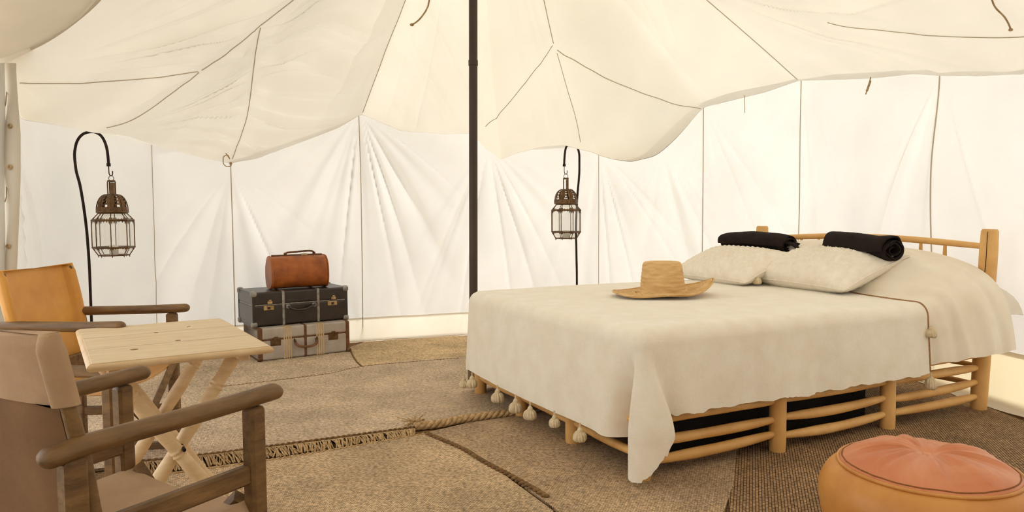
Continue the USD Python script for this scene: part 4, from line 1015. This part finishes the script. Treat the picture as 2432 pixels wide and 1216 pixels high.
# ------------------------------------------------------------------ folding armchairs
def chair(label, loc, rot, back_mat, seat_mat, w=.54, two=False, TAPER=.40):
    def part(parent, name, mesh, *a, **k):                # the chair narrows towards its back
        mesh.vertices[:, 1] *= 1 + TAPER * mesh.vertices[:, 0]; return globals()['part'](parent, name, mesh, *a, **k)
    t = thing('safari_chair', label, 'armchair', loc, rot); y = w / 2; AH = .648
    for s in (-1, 1):
        P = np.array([(-.49 if two else -.53, s * y, AH - .006), (-.42, s * y, AH), (-.2, s * y, AH), (-.0, s * y, AH + .004)]); part(t, 'arm', tube(spline(P, 26), .027, 14, (1.05, .72), round_end=True), m_chair, True)
        part(t, 'front_leg', box(.042, .038, AH - .03, (-.055, s * y, (AH - .03) / 2 + .012), .007), m_chair); part(t, 'rear_leg', box(.042, .038, AH - .03, (-.455, s * y, (AH - .03) / 2 + .012), .007), m_chair)
        part(t, 'side_rail', box(.40, .026, .045, (-.255, s * (y - .004), .478), .006), m_chair); part(t, 'side_stretcher', box(.40, .024, .04, (-.255, s * y, .20), .006), m_chair); part(t, 'foot_rail', box(.46, .04, .034, (-.255, s * y, .029), .007), m_chair)
        part(t, 'back_post', tube([(-.40, s * (y - .012), .40), (-.43, s * (y - .012), .62), (-.475, s * (y - .012), .842)], [.015, .015, .012] if two else [.018, .018, .014], 12, round_end=True), m_chair, True)
    for x in (-.055, -.455):
        for s in (-1, 1): part(t, 'cross_leg', tube([(x + s * .018, s * (y - .03), .42), (x + s * .018, -s * (y - .03), .05)], .017, 4, (1, 1.3)), m_chair, 30)
    part(t, 'back_rail', box(.022, w - .09, .062, (-.405, 0, .445), .006), m_chair)
    n_, m_ = 30, 16                                           # the seat sling sags between the side rails
    G = np.array([[(-.045 - .37 * u, (y + .004) * v, .42 - .06 * (1 - v * v) * (1 - .5 * abs(2 * u - 1)) - (.03 * (abs(v) > .97))) for v in np.linspace(-1, 1, n_)] for u in np.linspace(0, 1, m_)]); part(t, 'seat', cloth(G[:, ::-1], .006), seat_mat, 50)
    # the back sling wraps round both posts
    bx = lambda z: np.interp(z, [.40, .62, .845], [-.40, -.43, -.475]); zt, zb2 = .862, .725 if two else .47
    yy = y - .012; r0 = .0
    def sling(zlo, zhi, r, notch=0):
        vs = np.r_[np.linspace(-1, -.80, 11), np.linspace(-.78, .78, 22), np.linspace(.80, 1, 11)]; G = []
        hw = .07 if two else .10; hx = np.where(np.abs(vs) > .80, r * np.sqrt(np.clip(1 - ((np.abs(vs) - 1 + hw) / hw) ** 2, 0, 1)), .003); hx = np.maximum(hx, .003)
        for z in np.linspace(zlo, zhi, 26):
            pull = 1 - notch * math.exp(-((z - .60) / .07) ** 2); dip = -.012 * (z - zlo) / (zhi - zlo); up = float(np.clip((z - zhi + .03) / .03, 0, 1))
            row = [(bx(z) - .025 * (1 - v ** 4) + h * (1 - .5 * up), (yy + r) * v * pull, z + dip * (1 - v ** 4)) for v, h in zip(vs, hx)] + [(bx(z) - .025 * (1 - v ** 4) - h * (1 - .5 * up), (yy + r) * v * pull, z + dip * (1 - v ** 4)) for v, h in zip(vs[::-1], hx[::-1])]
            G.append(row)
        G = np.array(G); n2_, m2_ = G.shape[:2]; V = np.vstack([G.reshape(-1, 3), G[0].mean(0), G[-1].mean(0)]); k0 = n2_ * m2_; j = np.arange(m2_)
        f = np.vstack([grid_faces(n2_, m2_, True), np.c_[np.full(m2_, k0), j, (j + 1) % m2_], np.c_[np.full(m2_, k0 + 1), (n2_ - 1) * m2_ + (j + 1) % m2_, (n2_ - 1) * m2_ + j]]); mm = tm(V, f)
        if mm.volume < 0: mm.invert()
        return mm
    part(t, 'backrest', sling(zb2, zt, .022 if two else .027, 0 if two else .06), back_mat, 50)
    if two: part(t, 'lower_back', cloth(np.array([[(bx(z) - .025 * (1 - (.92 * v) ** 4) + .0015 - .004 * (z < .72), (yy + r0) * .92 * v, z) for v in np.linspace(-1, 1, 24)] for z in np.linspace(.05, .78, 30)]), .003), m_brown, 50, label='darker brown canvas hanging below the back cover')
    return t


chair('wooden safari armchair with a tan leather back behind the pale table', (-1.475, 2.97, 0), .0, m_leather, m_seat, .54)
chair('wooden safari armchair with a beige canvas back in front of the pale table', (-.77, 1.777, 0), math.radians(62.5), m_beige, m_beige, .47, True, .20)

# ------------------------------------------------------------------ pouf
pc = np.array([1.285, 2.21, .010]); pouf = thing('leather_pouf', 'round orange leather pouf with a wrinkled top on the dark carpet', 'pouf', pc); R0, H0 = .300, .315


def pouf_surf(r, a):
    """Height of the top over the radius fraction r at angle a."""
    w = .010 * r * (1 - r) * 4 * n1(a * 9, 41) * ss(.05, .3, r) + .006 * ss(.1, .5, r) * (1 - r) * n1(a * 19, 43)
    return H0 - .018 * np.exp(-(r / .16) ** 2) - .055 * r ** 4 + w


n, m = 40, 120; rg_, ag = np.meshgrid(np.linspace(.002, 1, n), np.linspace(0, 2 * np.pi, m, endpoint=False), indexing='ij')
Rt = R0 * .84; X, Y, Z = rg_ * Rt * np.cos(ag), rg_ * Rt * np.sin(ag), pouf_surf(rg_, ag); pt_ = part(pouf, 'top', tm(np.stack([X, Y, Z], -1).reshape(-1, 3), grid_faces(n, m, True)), m_pouftop, True, label='orange leather top wrinkled around a central dimple')
zr = H0 - .055
prof = spline([(Rt - .004, zr - .002), (R0 * .95, zr - .03), (R0 * 1.02, zr - .09), (R0 * 1.0, zr - .16), (R0 * .88, .02), (R0 * .78, .0), (.001, .0)], 34); K = 8
for k in range(K):
    aa = np.linspace(0, 2 * np.pi / K, 18); G = np.array([[(r * (1 + .012 * math.sin(q_ * K / 2)) * math.cos(q_ + 2 * np.pi * k / K), r * (1 + .012 * math.sin(q_ * K / 2)) * math.sin(q_ + 2 * np.pi * k / K), z) for q_ in aa] for r, z in prof]); part(pouf, 'side_panel', tm(G.reshape(-1, 3), grid_faces(*G.shape[:2])[:, ::-1]), m_poufside, True)
aa = np.linspace(0, 2 * np.pi, 100); part(pouf, 'rim_seam', tube(np.c_[(Rt + .001) * np.cos(aa), (Rt + .001) * np.sin(aa), np.full(100, zr)], .006, 6), m_poufside, True)
aa2 = np.linspace(0, 2 * np.pi, 100); part(pt_, 'stitching', tube(np.c_[Rt * .955 * np.cos(aa2), Rt * .955 * np.sin(aa2), pouf_surf(np.full(100, .955), aa2) + .001], .0022, 5), m_thread, True)
part(pt_, 'button', lathe([(0, .006), (.012, .004), (.016, 0), (0, -.002)], 16, (0, 0, H0 - .018)), m_pouftop)

# ------------------------------------------------------------------ cords tied to the tent
def tie(label, pts_, r=.004, knot=None, hang=.03):
    P = [hit(*p) for p in pts_]; P = [p * np.array([1, 1, 1]) + np.array([0, 0, -hang * k / max(1, len(P) - 1) - .006]) for k, p in enumerate(P)]
    t = thing('tie_cord', label, 'cord', P[0], 0.0); P = spline(np.array(P), 30); part(t, 'cord', tube(t.L(P), r, 7), m_rope, True)
    if knot is not None: k = trimesh.creation.icosphere(2, r * 2.1); k.apply_scale([1.2, 1, .9]); k.apply_translation(t.L(P[knot])); part(t, 'knot', k, m_rope, True)
    return t


tie('tan rope end curving down from the roof left of the centre pole', [(1020, -12), (1017, 8), (1005, 28), (990, 42), (978, 47)], .006, -1)
tie('thin brown cord hanging from the roof in the upper right corner', [(2355, -10), (2368, 15), (2385, 28), (2395, 40), (2401, 52)], .004, -1)
def walltie(label, s, z0, pts_, r=.003):
    P = wall_pts(np.array([s + a for a, b in pts_]), np.array([z0 + b for a, b in pts_]), .03); t = thing('tie_cord', label, 'cord', P[0], 0.0); part(t, 'cord', tube(t.L(spline(P, 40)), r, 6), m_rope, True); return t
p = hit(548, 385); t = thing('tie_cord', 'knotted cream cord loop at the wall seam left of the suitcases', 'cord', at(545, 388, 5.4), 0.0)
part(t, 'loop', tube(t.L(spline(np.array([at(x, y, 5.4) for x, y in [(550, 392), (540, 396), (530, 386), (530, 374), (540, 368), (546, 378), (538, 366), (536, 362)]]), 50)), .0035, 6), m_rope, True)
kk = trimesh.creation.icosphere(2, .011); kk.apply_translation(t.L(at(548, 388, 5.4))); part(t, 'knot', kk, m_rope, True)
for px, py, Y_, lab in [(2068, 190, 5.0, 'small wooden toggle on a cord under the right roof edge'), (1768, 232, 6.0, 'small cord stub under the roof edge above the far pillow')]:
    a = at(px, py, Y_); b = at(px - 12 if px > 2000 else px + 1, py + (34 if px > 2000 else 36), Y_); t = thing('tie_cord', lab, 'cord', a, 0.0); part(t, 'cord', tube(t.L(np.array([a + [0, 0, .02], (a + b) / 2, b])), .004 if px > 2000 else .0025, 6), m_rope, True)
    if px > 2000: part(t, 'toggle', tube(t.L(np.array([a + (b - a) * .1, a + (b - a) * .75])), .008, 8, round_end=True), m_rope, True)
